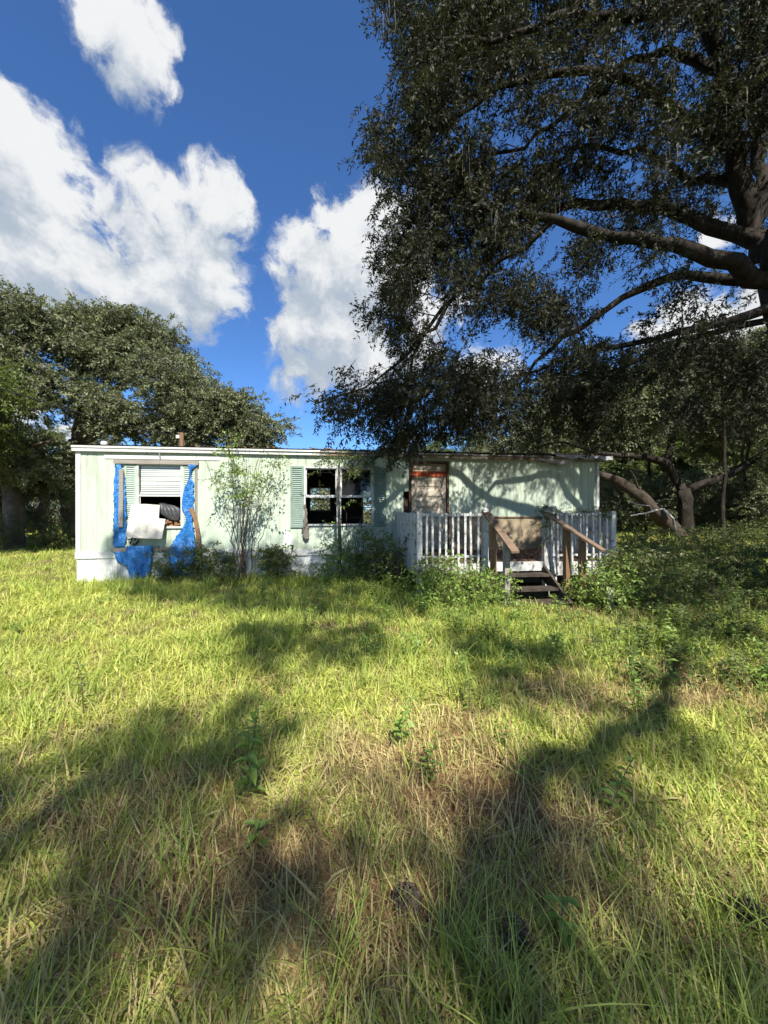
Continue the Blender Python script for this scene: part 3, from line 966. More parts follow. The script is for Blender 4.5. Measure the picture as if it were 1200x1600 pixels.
def shutter(u0, u1, w0, w1, m_):
    s = frame_box(u0, u1, w0, w1, .045, -.034, -.003).build('shutter', m_, home)
    k = MB()
    n = int((w1 - w0 - .1) / .045)
    for i in range(n):
        w = w0 + .05 + i * (w1 - w0 - .1) / n
        k.add([(u0 + .045, -.03, w), (u1 - .045, -.03, w), (u1 - .045, -.008, w + .04), (u0 + .045, -.008, w + .04),
               (u0 + .045, -.024, w - .003), (u1 - .045, -.024, w - .003), (u1 - .045, -.004, w + .036), (u0 + .045, -.004, w + .036)],
              [(0, 1, 2, 3), (7, 6, 5, 4), (0, 4, 5, 1)])
    k.box(u0 + .044, u1 - .044, -.0038, -.0028, w0 + .044, w1 - .044)
    o = k.build('louver_slats', m_, s); o['kind'] = 'stuff'
    return s


shutter(.965, 1.215, 1.25, 2.635, shutter_m)
shutter(2.165, 2.43, 1.25, 2.635, shutter_m)
shutter(4.515, 4.815, 1.24, 2.66, shutter_d)
shutter(6.435, 6.745, 1.24, 2.66, shutter_d)

# first window: tilted blind above, smashed lower sash
w1 = frame_box(WIN1[0] - .03, WIN1[1] + .03, WIN1[2] - .03, WIN1[3] + .03, .04, -.04, .05).build('window', trim_m, home)
MB().box(WIN1[0] + .011, WIN1[1] - .011, -.025, .02, 1.945, 1.985).build('meeting_rail', trim_m, w1)
bl = []
nsl = 12
slat = None
for i in range(nsl):
    w = 2.62 - i * .047
    if slat is None:
        mb = MB(); mb.box(1.28, 2.115, .0, .03, 0, .003, .0)
        mb.add([(1.28, .0, 0), (2.115, .0, 0), (2.115, .012, .042), (1.28, .012, .042)], [(0, 1, 2, 3)])
        slat = mb.build('slat', blind_m, w1); o = slat
    else:
        o = slat.copy(); COL.objects.link(o)
    o.location = (0, .02, w - .045); o.rotation_euler = (random.uniform(-.12, .12), random.uniform(-.004, .004), 0)
MB().box(1.27, 2.12, .015, .06, 2.0, 2.045, .003).build('bottom_rail', blind_m, w1)
MB().box(1.27, 1.285, -.01, .0, 1.5, 1.95).build('broken_jamb', trim_m, w1)
MB().box(1.265, 2.13, .005, .009, 1.99, 2.6).build('pane', glass_m, w1)
# nailed boards round it
MB().box(.767, 2.51, -.075, -.042, 2.652, 2.745, .004).build('nailed_board', wood_grey, home)
MB().box(.715, 2.51, -.062, -.030, .728, .822, .004).build('nailed_board', wood_grey, home)
MB().beam((.935, -.085, 2.53), (.925, -.085, 1.27), .085, .025, up=(0, 1, 0), j=.003).build('nailed_batten', wood_grey, home)
MB().box(2.44, 2.475, -.03, -.003, 1.15, 2.64, .003).build('nailed_batten', wood_grey, home)
m = MB(); m.tube([(1.70, -.1, 2.93), (1.71, -.085, 2.86), (1.69, -.085, 2.75), (1.70, -.078, 2.66)], .009, 6); m.build('bent_bracket', galv, home)

# second window: two bays, all glass gone except the right upper pane
w2 = frame_box(WIN2[0] - .03, WIN2[1] + .03, WIN2[2] - .03, WIN2[3] + .03, .04, -.04, .05).build('window', alu, home)
MB().box(5.57, 5.675, -.055, .05, WIN2[2] + .011, WIN2[3] - .011, .002).build('mullion', alu, w2)
for a, b in ((4.862, 5.569), (5.676, 6.398)):
    MB().box(a, b, -.02, .02, 1.94, 1.975).build('meeting_rail', alu, w2)
    frame_box(a, b, 1.976, 2.618, .022, .0, .02).build('sash', alu, w2)
MB().box(5.70, 6.376, .008, .012, 2.0, 2.596).build('pane', glass_m, w2)
# hose tap under the window
m = MB(); m.tube([(4.56, .0, .80), (4.56, -.08, .80)], .018, 8); m.tube([(4.56, -.075, .80), (4.56, -.11, .75)], .015, 8); m.tube([(4.52, -.075, .83), (4.60, -.075, .83)], .012, 6)
m.build('water_tap', cable_m, home)
# scraped pale patch by the tap
m = MB()
n = 60
rr_ = [.07 + .10 * float(fbm(np.array([4 + 2.2 * math.cos(a)]), np.array([4 + 2.2 * math.sin(a)]), 44, 4)[0]) ** 2 * 2 for a in np.linspace(0, 6.283, n + 1)[:-1]]
V = [(4.45 + r * math.cos(a), -.0035, .98 + 1.5 * r * math.sin(a)) for r, a in zip(rr_, np.linspace(0, 6.283, n + 1)[:-1])]
m.add(V + [(x, -.0005, z) for (x, y, z) in V], [tuple(range(n))[::-1]] + [(i, (i + 1) % n, n + (i + 1) % n, n + i) for i in range(n)])
m.build('paint_patch', trim_m, home)

# door ---------------------------------------------------------------
fr = MB(); fr.box(7.30, 7.36, -.05, .06, .62, 2.83); fr.box(8.23, 8.288, -.05, .06, .62, 2.83); fr.box(7.36, 8.23, -.05, .06, 2.77, 2.83)
fr.build('door_frame', frame_brown, home)
dr = MB().box(7.365, 8.225, .015, .05, .68, 2.765, .001).build('door', door_m, home)
MB().box(7.375, 8.215, -.006, .013, 2.46, 2.585, .004).build('crossboard', red_board, dr)
for i, (a, b) in enumerate(((2.62, 2.74), (2.20, 2.42), (1.95, 2.15), (1.70, 1.90), (1.45, 1.65), (1.20, 1.40), (.95, 1.15), (.72, .90))):
    mb = MB()
    u0, u1 = 7.47, 8.12
    if i == 0: u0, u1 = 7.40, 8.19
    mb.add([(u0, .0145, a), (u1, .0145, a), (u1, .0145, b), (u0, .0145, b), (u0 + .035, -.004, a + .035), (u1 - .035, -.004, a + .035), (u1 - .035, -.004, b - .035), (u0 + .035, -.004, b - .035)],
           [(0, 1, 5, 4), (1, 2, 6, 5), (2, 3, 7, 6), (3, 0, 4, 7), (4, 5, 6, 7)])
    mb.build('door_panel', door_m, dr)
m = MB(); m.lathe([(.0, 0), (.026, .0), (.03, .02), (.02, .035), (.0, .04)], n=10)
k = m.build('door_knob', galv, dr, loc=(7.43, .012, 1.62)); k.rotation_euler = (R(90), 0, 0)
# splintered siding to the left of the door
for k in range(4):
    MB().beam((7.19 + k * .03, .03, 1.56), (7.18 + k * .032 + random.uniform(-.02, .02), .02, 2.05 - random.uniform(0, .18)), .018, .01, up=(0, 1, 0)).build('splinter', frame_brown, home)
MB().box(8.36, 8.41, -.02, -.003, 1.49, 1.58).build('outlet_cover', galv, home)
# roof vent stub
m = MB(); m.lathe([(.06, 0), (.07, .05), (.05, .09), (.0, .10)], n=10); m.build('roof_vent', trim_m, home, loc=(.38, .3, 3.10))

# ------------------------------------------------------------------ things hanging on and in the windows
def house_thing(o, label, cat, group=None):
    o.location = (HX, HY, 0); o.rotation_euler = (0, 0, HA)
    return tag(o, label, cat, group)


house_thing(sheet('blue_tarp', [(2.63, .80, .92), (2.45, .80, .95), (2.3, .77, 1.0), (1.8, .76, 1.01), (1.2, .755, 1.03), (.9, .75, .99), (.83, .75, .99)], tarp_m, None, .026, 12, 1, -.038),
            'narrow strip of blue tarp hanging down behind a grey batten beside the boarded window', 'tarp')
lower_tarp = house_thing(sheet('blue_tarp', [(.86, 1.04, 1.57, -.07), (.73, 1.03, 1.565, -.08), (.5, 1.05, 1.54, -.07), (.34, 1.07, 1.52, -.08), (.12, 1.12, 1.48, -.07)], tarp_m, None, .030, 20, 2, -.07),
            'square flap of blue tarp hanging over the white skirting below the window', 'tarp')
sheet('tarp_flap', [(.735, .76, 1.06, -.05), (.62, .80, 1.10, -.055), (.52, .84, 1.12, -.05), (.44, .98, 1.14, -.06)], tarp_m, lower_tarp, .02, 10, 9, -.05)
house_thing(sheet('blue_tarp', [(2.65, 2.29, 2.49), (2.52, 2.33, 2.37), (2.35, 2.31, 2.345), (2.24, 2.265, 2.41), (1.95, 2.18, 2.41), (1.67, 2.155, 2.41), (1.53, 2.24, 2.385), (1.39, 2.26, 2.38), (1.175, 2.13, 2.425), (1.0, 2.01, 2.45),
                                (.82, 1.93, 2.465, -.09), (.69, 1.89, 2.45, -.10), (.47, 1.93, 2.41, -.09), (.2, 1.90, 2.36, -.08)], tarp_m, None, .022, 22, 3, -.055),
            'bunched and torn blue tarp draped down over the green shutter to the skirting', 'tarp')
# white panel hanging out of the window
m = MB()
P = [(1.131, 1.77), (1.40, 1.775), (1.71, 1.755), (1.715, 1.46), (1.858, 1.445), (1.82, 1.02), (1.5, 1.03), (1.09, 1.06)]
fv = lambda w: -.075 - .16 * (1.77 - w) / .7
n = len(P)
m.add([(u, fv(w), w) for u, w in P] + [(u, fv(w) + .028, w) for u, w in P], [tuple(range(n))[::-1], tuple(range(n, 2 * n))] + [((i + 1) % n, i, n + i, n + (i + 1) % n) for i in range(n)])
house_thing(m.build('wall_panel', white_panel), 'broken cream white panel tilted out of the smashed window', 'panel')
o = house_thing(sheet('plastic_sheet', [(1.80, 1.68, 1.76, .0), (1.74, 1.68, 2.0, -.02), (1.66, 1.70, 2.13, -.05), (1.56, 1.72, 2.13, -.06), (1.47, 1.85, 2.11, -.05), (1.40, 2.0, 2.08, -.04)], black_plastic, None, .014, 18, 6, -.02),
                'crumpled black plastic sheet caught in the smashed window', 'plastic sheet')
m = MB()
for _ in range(26):
    u, w = rng.uniform(1.80, 2.12), rng.uniform(1.27, 1.42)
    a = rng.uniform(.012, .04)
    m.box(u - a, u + a, .0 + rng.uniform(-.03, .03), .05, w - a * .6, w + a * .7, .012)
o = house_thing(m.build('broken_board', insul), 'splintered orange brown particle board in the corner of the smashed window', 'board')
m = MB()
for _ in range(12):
    u, w = rng.uniform(1.03, 1.22), rng.uniform(.84, 1.02)
    m.beam((u, -.05, w), (u + rng.uniform(.03, .10), -.09, w + rng.uniform(.02, .14)), .02, .012, j=.004)
house_thing(m.build('splintered_lath', frame_brown), 'dark brown splinters of lath below the hanging white panel', 'splinters')
m = MB()
pp = [(2.36, -.09, 1.68), (2.47, -.12, 1.45), (2.53, -.15, 1.15), (2.56, -.20, .85), (2.585, -.26, .55), (2.6, -.34, .10)]
for a, b in zip(pp[:-1], pp[1:]): m.beam(a, b, .085, .02, up=(0, 1, 0), j=.002)
house_thing(m.build('leaning_board', wood_brown), 'warped brown board leaning against the wall beside the blue tarp', 'board')
house_thing(sheet('hanging_rag', [(1.78, 4.84, 4.87), (1.5, 4.83, 4.90), (1.2, 4.79, 4.93), (1.03, 4.80, 4.94), (.96, 4.85, 4.93)], rag_m, None, .02, 8, 8, -.06),
            'grey rag hanging out over the sill of the dark double window', 'rag')
# post behind the roof and its cable
p = H(.55, 4.3)
mp_ = empty('utility_post', (p[0], p[1], float(gz(p[0], p[1]))), 0, 'brown timber post rising behind the roof corner of the mobile home', 'post')
MB().lathe([(.075, -.2), (.072, 2.0), (.066, 4.10), (.0, 4.12)], n=12).build('pole', wood_brown, mp_, smooth=False)
MB().box(-.16, -.05, -.06, .06, 3.92, 4.02).build('insulator_bracket', trim_m, mp_)
a = np.array([p[0] - .1, p[1], float(gz(p[0], p[1])) + 3.97]); b = at(-420, 440, 8.0)
pts = [a * (1 - t) + b * t + np.array([0, 0, -.35 * math.sin(math.pi * t)]) for t in np.linspace(0, 1, 24)]
tag(MB().tube(pts, .014, 6).build('overhead_cable', cable_m), 'thin black cable sloping down from upper left to the post', 'cable')

# ------------------------------------------------------------------ porch
porch = empty('porch_deck', (HX, HY, 0), HA, 'raised wooden porch with peeling white railings in front of the door', 'porch')
DU0, DU1, DV, DF, RT = 7.04, 10.87, -2.28, .66, 1.605
S0, S1 = 8.278, 9.443
nb = 16
bd = None
for i in range(nb):
    v0 = DV + .03 + i * (2.24 / nb)
    if bd is None:
        bd = MB().box(DU0 + .02, DU1 - .02, 0, 2.24 / nb - .008, DF - .03, DF).build('floor_board', deck_floor, porch); o = bd
    else:
        o = bd.copy(); COL.objects.link(o)
    o.location = (0, v0, random.uniform(-.004, .004))
rim = [((DU0, S0 - .0, DV - .02, DV + .02), .40, .655), ((S1, DU1, DV - .02, DV + .02), .40, .655)]
for (a, b, c, d), e, f in rim: MB().box(a, b, c, d, e, f, .004).build('rim_board', deck_white, porch)
MB().box(S0 + .003, S1 - .003, DV - .035, DV + .015, .50, .668, .004).build('rim_board', deck_white, porch)
MB().box(DU0 - .02, DU0 + .018, DV + .025, -.03, .42, .655, .004).build('rim_board', deck_white, porch)
MB().box(DU1 - .018, DU1 + .02, DV + .025, -.03, .42, .655, .004).build('rim_board', deck_white, porch)


def post(u, v, top, w=.09, cap=None, m_=deck_white, base=-.05):
    o = MB().box(u - w / 2, u + w / 2, v - w / 2, v + w / 2, base, top, .003).build('post', m_, porch)
    if cap == 'ball':
        MB().lathe([(.062, 0), (.062, .014), (.03, .022), (.022, .04), (.03, .052), (.048, .078), (.05, .10), (.042, .125), (.02, .142), (0, .146)], n=16).build('finial', deck_white, o, smooth=True, loc=(u, v, top))
    if cap == 'flat':
        MB().lathe([(.06, 0), (.06, .018), (.045, .025), (.05, .06), (.042, .085), (0, .095)], n=14).build('finial', deck_white, o, smooth=True, loc=(u, v, top))
    return o


post(DU0, DV, RT + .01); post(DU1, DV, RT + .01)
post(S0, DV - .02, RT + .03, .10, 'ball'); post(S1 + .03, DV - .02, RT + .03, .10, 'flat'); post(S1 + .24, DV + .05, RT + .02, .08, 'flat')
post(DU0, -.08, RT); post(DU1, -.08, RT)
for a, b in ((DU0 + .046, S0 - .052), (S1 + .082, DU1 - .046)):
    MB().box(a, b, DV - .02, DV + .02, RT - .075, RT - .03, .002).build('rail', deck_white, porch)
    MB().box(a, b, DV - .018, DV + .018, .76, .80, .002).build('rail', deck_white, porch)
for u in (DU0, DU1):
    MB().box(u - .02, u + .02, DV + .046, -.126, RT - .075, RT - .03, .002).build('rail', deck_white, porch)
    MB().box(u - .018, u + .018, DV + .046, -.126, .76, .80, .002).build('rail', deck_white, porch)
bal = None


def baluster(u, v, wide=.038, thick=.036):
    global bal
    if bal is None:
        bal = MB().box(-.019, .019, -.018, .018, .46, RT - .02, .0025).build('baluster', deck_white, porch); o = bal
    else:
        o = bal.copy(); COL.objects.link(o)
    o.location = (u, v, random.uniform(-.015, .012))
    o.rotation_euler = (random.uniform(-.008, .008), random.uniform(-.014, .014), random.uniform(-.05, .05))
    o.scale = (wide / .038, thick / .036, 1)


for i in range(9): baluster(DU0 + .125 + i * (S0 - DU0 - .15) / 9, DV - .042)
for i in range(9): baluster(S1 + .13 + i * (DU1 - S1 - .13) / 9, DV - .042)
for i in range(15):
    v = DV + .13 + i * .142
    baluster(DU0 - .042, v, .036, .085)
    baluster(DU1 + .042, v, .036, .07)
# steps
for w_, v_, h_ in ((.47, -2.44, .04), (.27, -2.72, .04), (.10, -3.0, .04)):
    MB().box(S0 + .05, S1 - .05, v_ - .14, v_ + .13, w_ - h_, w_, .006).build('stair_tread', wood_dark, porch)
for v_, a, b in ((-2.33, .28, .43), (-2.60, .08, .23)):
    MB().box(S0 + .08, S1 - .08, v_, v_ + .02, a, b, .003).build('stair_riser', wood_dark, porch)
for u in (S0 + .03, S1 - .03):
    MB().beam((u, -2.30, .50), (u, -3.15, -.02), .04, .24, j=.004).build('stringer', wood_dark, porch)
# stair posts and handrails
POSTS = [(S0 + .02, -2.62, 1.42, wood_brown), (S0 + .03, -3.12, 1.10, wood_grey), (S1 + .17, -2.75, 1.36, wood_brown), (S1 + .28, -3.02, 1.16, wood_brown)]
for (u, v, t, m_) in POSTS:
    MB().box(u - .045, u + .045, v - .042, v + .042, -.15, t, .005).build('stair_post', m_, porch)
for (u0, u1) in ((S0 + .01, S0 + .04), (S1 - .02, S1 + .38)):
    a, b = Vector((u0, -2.30, 1.61)), Vector((u1, -3.42, .97))
    c = a.lerp(b, .56)
    MB().beam(a, c, .135, .038, j=.003).build('handrail', wood_rail, porch)
    MB().beam(c + (b - a).normalized() * .004 + Vector((0, 0, -.004)), b, .135, .038, j=.003).build('handrail', wood_rail, porch)
# leaf litter on the deck
L = []
for _ in range(700):
    u, v = rng.uniform(DU0 + .1, DU1 - .1), DV + .05 + 2.1 * rng.uniform() ** .8
    d = rng.normal(0, 1, 3) * np.array([1, 1, .3]); d /= np.linalg.norm(d); s = np.cross(d, np.array([0, 0, 1.]) + rng.normal(0, .3, 3)); s /= np.linalg.norm(s)
    L.append((np.array([u, v, DF + .012 + abs(rng.normal(0, .012))]), d, s, np.cross(s, d), .085, .04, .25))
V, F = leaf_geo(L)
o = link('fallen_leaves', np_mesh('fallen_leaves', V, [F], [litter_m])); house_thing(o, 'brown fallen leaves scattered over the porch floor', 'leaves'); o['kind'] = 'stuff'

# ------------------------------------------------------------------ trees
class Tree:
    def __init__(s):
        s.P = np.zeros((60000, 3)); s.par = np.full(60000, -1); s.pl = np.zeros(60000); s.minr = np.zeros(60000); s.n = 0

    def node(s, p, par, minr=0.0):
        i = s.n
        s.P[i] = p; s.par[i] = par; s.minr[i] = minr
        s.pl[i] = 0 if par < 0 else s.pl[par] + np.linalg.norm(s.P[i] - s.P[par])
        s.n += 1
        return i

    def limb(s, pts, r0, r1, parent=-1, step=.3, wob=.06):
        """an authored limb along pts; parent -1 starts at the first point, 'near' joins the nearest node"""
        pts = [np.array(p, float) for p in pts]
        if parent == 'near': parent = int(np.argmin(np.sum((s.P[:s.n] - pts[0]) ** 2, 1)))
        seg = []
        for a, b in zip(pts[:-1], pts[1:]):
            k = max(1, int(np.linalg.norm(b - a) / step))
            seg += [a + (b - a) * t / k for t in range(k)]
        seg.append(pts[-1])
        # smooth
        Q = np.array(seg)
        for _ in range(3):
            Q[1:-1] = .25 * Q[:-2] + .5 * Q[1:-1] + .25 * Q[2:]
        for i, q in enumerate(Q):
            t = i / max(1, len(Q) - 1)
            if i and i < len(Q) - 1: q = q + rng.normal(0, wob, 3) * (1 - .5 * t)
            parent = s.node(q, parent, r0 * (1 - t) + r1 * t)
        return parent

    def grow(s, targets, alpha=.32, step=.28, sag=.05, jit=.035):
        T = np.asarray(targets)
        d = np.array([np.min(np.sum((s.P[:s.n] - t) ** 2, 1)) for t in T])
        for t in T[np.argsort(d)]:
            D = np.linalg.norm(s.P[:s.n] - t, axis=1)
            c = D + alpha * s.pl[:s.n]
            i = int(np.argmin(c))
            L = D[i]
            k = max(1, int(L / step))
            p0 = s.P[i].copy()
            pd = p0 - s.P[s.par[i]] if s.par[i] >= 0 else np.array([0, 0, 1.])
            pd = pd / (np.linalg.norm(pd) + 1e-9)
            ctrl = p0 + pd * L * .28 + (t - p0) * .32 + np.array([0, 0, sag * L])
            par = i
            for j in range(1, k + 1):
                u = j / k
                q = (1 - u) ** 2 * p0 + 2 * u * (1 - u) * ctrl + u * u * t
                if j < k: q = q + rng.normal(0, jit, 3)
                par = s.node(q, par)

    def radii(s, tip=.006, e=2.35):
        n = s.n
        acc = np.zeros(n); r = np.zeros(n)
        for i in range(n - 1, -1, -1):
            r[i] = max(acc[i] ** (1 / e) if acc[i] > 0 else tip, s.minr[i], tip)
            if s.par[i] >= 0: acc[s.par[i]] += (min(r[i], acc[i] ** (1 / e)) if acc[i] > 0 else tip) ** e
        return r

    def mesh(s, name, m, tip=.006, maxr=None, e=2.35):
        n = s.n
        r = s.radii(tip, e)
        if maxr: r = np.where(s.minr[:n] > 0, r, np.minimum(r, maxr))
        kids = [[] for _ in range(n)]
        for i in range(n):
            if s.par[i] >= 0: kids[s.par[i]].append(i)
        V, F3 = [], []
        starts = [(-1, i) for i in range(n) if s.par[i] < 0]
        main = [max(k, key=lambda j: (s.minr[j] > 0, r[j])) if k else -1 for k in kids]
        for i in range(n):
            for j in kids[i]:
                if j != main[i]: starts.append((i, j))
        base = 0
        for (p, j) in starts:
            ch, rr = [], []
            if p >= 0: ch.append(s.P[p]); rr.append(min(r[j] * 1.15, r[p]))
            while j >= 0:
                ch.append(s.P[j]); rr.append(r[j]); j = main[j]
            if len(ch) < 2: continue
            C = np.array(ch); rr = np.array(rr)
            k = 12 if rr.max() > .12 else 8 if rr.max() > .05 else 5 if rr.max() > .018 else 3
            tan = np.gradient(C, axis=0); tan /= np.linalg.norm(tan, axis=1)[:, None] + 1e-9
            ref = np.cross(tan, np.array([.31, .77, .23])); nn = np.linalg.norm(ref, axis=1)
            ref /= nn[:, None] + 1e-9
            b = np.cross(tan, ref)
            a = np.arange(k) * 2 * math.pi / k
            lump = 1 + (.10 * rng.normal(0, 1, (len(C), k)) if k >= 8 else 0)
            ring = C[:, None, :] + (ref[:, None, :] * np.cos(a)[None, :, None] + b[:, None, :] * np.sin(a)[None, :, None]) * (rr[:, None] * lump)[:, :, None] if k >= 8 else \
                C[:, None, :] + (ref[:, None, :] * np.cos(a)[None, :, None] + b[:, None, :] * np.sin(a)[None, :, None]) * rr[:, None, None]
            V.append(ring.reshape(-1, 3))
            I = base + np.arange(len(C) * k).reshape(len(C), k)
            F3.append(np.stack([I[:-1], np.roll(I[:-1], -1, 1), np.roll(I[1:], -1, 1), I[1:]], -1).reshape(-1, 4))
            base += len(C) * k
        return np_mesh(name, np.concatenate(V), [np.concatenate(F3)], [m], smooth=True)


def crown_points(T, per=5, rad=.35, droop=.35, droop_sd=.35, scl=(.75, 1.25), flat=1.0, outward=None):
    """sprays round every target: positions, rotations, scales"""
    n = len(T) * per
    P = np.repeat(T, per, 0) + rng.normal(0, rad * .6, (n, 3)) * np.array([1, 1, flat])
    az = rng.uniform(-math.pi, math.pi, n)
    if outward is not None:
        o = P - outward
        az = np.arctan2(o[:, 1], o[:, 0]) + rng.normal(0, .9, n)
    rot = np.stack([rng.uniform(-.9, .9, n), rng.normal(droop, droop_sd, n), az], -1)
    return P, rot, rng.uniform(*scl, n)


def in_poly(x, y, poly):
    r = np.zeros(len(x), bool)
    n = len(poly)
    j = n - 1
    for i in range(n):
        xi, yi = poly[i]; xj, yj = poly[j]
        c = ((yi > y) != (yj > y)) & (x < (xj - xi) * (y - yi) / (yj - yi + 1e-9) + xi)
        r ^= c
        j = i
    return r


def lobes_sample(lobes, n, shell=.5, depth=1.0):
    """points in lobes (centre, radius): biased to the outer shell"""
    w = np.array([l[1] ** 2 for l in lobes]); w = w / w.sum()
    out = []
    for k, (c, r) in enumerate(lobes):
        m = max(3, int(n * w[k]))
        d = rng.normal(0, 1, (m, 3)); d /= np.linalg.norm(d, axis=1)[:, None]
        rr = r * (shell + (1 - shell) * rng.uniform(0, 1, m) ** .6) * np.where(rng.uniform(0, 1, m) < .12, 1.3, 1.0)
        q = np.array(c) + d * rr[:, None] * np.array([1, depth, .8])
        out.append(q)
    return np.concatenate(out)


# --- the big oak on the right ------------------------------------------------
def big_oak():
    t = Tree()
    base = np.array([7.35, 6.3, float(gz(7.35, 6.3)) - .15])
    fork = at(1213, 440, 6.2)
    t.limb([base, base + np.array([-.15, 0, 1.4]), base + np.array([-.4, 0, 3.0]), fork + np.array([.3, 0, -.5]), fork], .40, .22, step=.35, wob=.02)
    # upright stem
    t.limb([fork, at(1165, 330, 6.3), at(1150, 227, 6.4), at(1133, 100, 6.4), at(1090, 10, 6.3), at(1040, -120, 6.2), at(1000, -260, 6.0)], .17, .05, 'near')
    t.limb([at(1185, 400, 6.25), at(1195, 300, 6.6), at(1180, 150, 6.9), at(1160, 0, 7.0), at(1180, -200, 7.0)], .12, .05, 'near')
    # long limbs reaching left
    t.limb([fork, at(1167, 427, 6.1), at(1083, 393, 6.0), at(1027, 380, 5.9), at(967, 367, 5.9), at(917, 360, 6.0), at(857, 350, 6.1), at(780, 335, 6.2), at(700, 300, 6.2), at(640, 290, 6.1)], .14, .02, 'near')
    t.limb([at(1178, 375, 6.25), at(1150, 367, 6.4), at(1083, 347, 6.6), at(1033, 327, 6.7), at(933, 313, 6.9), at(860, 320, 7.0), at(760, 400, 7.1), at(690, 470, 7.0)], .12, .02, 'near')
    t.limb([at(1193, 440, 6.2), at(1130, 432, 6.5), at(1033, 420, 6.8), at(987, 450, 7.0), at(933, 495, 7.1), at(860, 545, 7.2), at(800, 610, 7.2)], .09, .02, 'near')
    t.limb([at(1205, 480, 6.2), at(1180, 495, 6.0), at(1100, 512, 5.9), at(1000, 533, 6.0), at(920, 545, 6.1), at(840, 580, 6.2)], .075, .02, 'near')
    t.limb([at(1205, 500, 6.3), at(1150, 525, 6.5), at(1080, 530, 6.8), at(1000, 560, 7.2), at(900, 610, 7.5)], .06, .02, 'near')
    t.limb([at(1153, 235, 6.4), at(1120, 225, 6.3), at(1083, 190, 6.1), at(1033, 153, 6.0), at(990, 130, 5.9), at(930, 100, 5.9), at(870, 110, 5.9), at(800, 130, 6.0), at(720, 180, 6.0), at(660, 210, 6.0)], .10, .02, 'near')
    t.limb([at(1094, 12, 6.3), at(1040, 20, 6.2), at(980, 30, 6.0), at(900, 10, 5.8), at(850, 37, 5.7), at(775, 69, 5.7), at(719, 81, 5.7), at(660, 60, 5.8)], .085, .02, 'near')
    t.limb([at(1140, 110, 6.4), at(1060, 60, 6.8), at(980, 90, 7.2), at(900, 160, 7.5), at(820, 230, 7.6), at(750, 250, 7.6)], .09, .02, 'near')
    t.limb([at(1160, 300, 6.3), at(1100, 290, 6.8), at(1000, 240, 7.3), at(920, 215, 7.6), at(840, 280, 7.7)], .08, .02, 'near')
    # drooping limb that hangs in front of the roof
    t.limb([at(857, 350, 6.1), at(800, 380, 6.3), at(720, 450, 6.5), at(660, 530, 6.6), at(600, 590, 6.6), at(540, 620, 6.5), at(490, 632, 6.4)], .05, .012, 'near')
    t.limb([at(700, 470, 6.5), at(650, 560, 6.7), at(600, 640, 6.8), at(570, 670, 6.8)], .035, .012, 'near')
    # limbs over the yard, to the right and towards the camera
    t.limb([fork, at(1230, 330, 5.6), np.array([6.0, 3.4, 8.2]), np.array([5.0, 1.2, 9.2]), np.array([3.6, -1.2, 9.8])], .22, .06, 'near')
    t.limb([fork, np.array([7.6, 5.4, 6.6]), np.array([9.0, 4.2, 8.2]), np.array([10.5, 3.0, 9.0])], .2, .05, 'near')
    t.limb([fork, np.array([8.0, 7.4, 7.0]), np.array([9.6, 9.0, 8.6]), np.array([11, 10.5, 9.2])], .2, .05, 'near')
    # foliage positions
    OUT = [(612, -80), (600, 10), (635, 60), (648, 105), (625, 150), (578, 200), (598, 250), (615, 300), (600, 350), (612, 420), (585, 480), (608, 540), (570, 580), (530, 615), (490, 622), (495, 640), (545, 650), (530, 668), (570, 668),
           (600, 680), (618, 712), (636, 700), (650, 672), (700, 668), (760, 670), (830, 672), (900, 672), (980, 680), (1060, 650), (1130, 640), (1260, 620), (1260, 540), (1150, 540), (1150, 480), (1100, 440), (1040, 400), (1100, 340), (1120, 260), (1200, 200), (1260, 120), (1260, -120), (900, -160)]
    GAPS = [(865, 395, 42, 30), (1000, 475, 55, 30), (940, 470, 40, 30), (1110, 480, 45, 22), (700, 235, 20, 22), (775, 185, 20, 30), (800, 140, 20, 16), (955, 205, 40, 18), (1100, 350, 40, 22), (1030, 270, 30, 14), (645, 280, 14, 18),
            (680, 420, 22, 18), (860, 255, 24, 12), (1125, 75, 30, 60), (760, 530, 16, 50), (850, 560, 36, 18), (630, 170, 16, 20), (720, 340, 16, 16), (920, 90, 30, 14), (640, 480, 14, 22), (1060, 130, 26, 30), (985, 430, 60, 24), (770, 440, 18, 14), (1150, 410, 34, 20)]
    px = rng.uniform(460, 1260, 7600); py = rng.uniform(-160, 740, 7600)
    k = in_poly(px, py, OUT)
    for (gx_, gy_, rx, ry) in GAPS: k &= ((px - gx_) / rx) ** 2 + ((py - gy_) / ry) ** 2 > rng.uniform(.8, 1.5, len(px))
    # thinner towards the right, where the limbs show
    k &= rng.uniform(0, 1, len(px)) < np.where(px > 880, .74, .95) * np.where((px > 930) & (py > 300) & (py < 535), .68, 1)
    k &= fbm(px / 40, py / 40, 91, 2) > np.where(px < 760, .425, .465)
    px, py = px[k], py[k]
    Y = 5.3 + 2.4 * np.clip(.15 + .7 * fbm(px / 120, py / 120, 61, 2) + rng.normal(0, .22, len(px)), 0, 1)
    Y = np.where(py > 620, np.clip(Y, 5.8, 7.2), Y)
    Y = np.where((px > 1030) & (rng.uniform(0, 1, len(px)) < .5), rng.uniform(5.1, 5.9, len(px)), Y)
    T1 = np.stack([(px - 600) / 600 * Y, Y, EYE + (800 - py) / 600 * Y], -1)
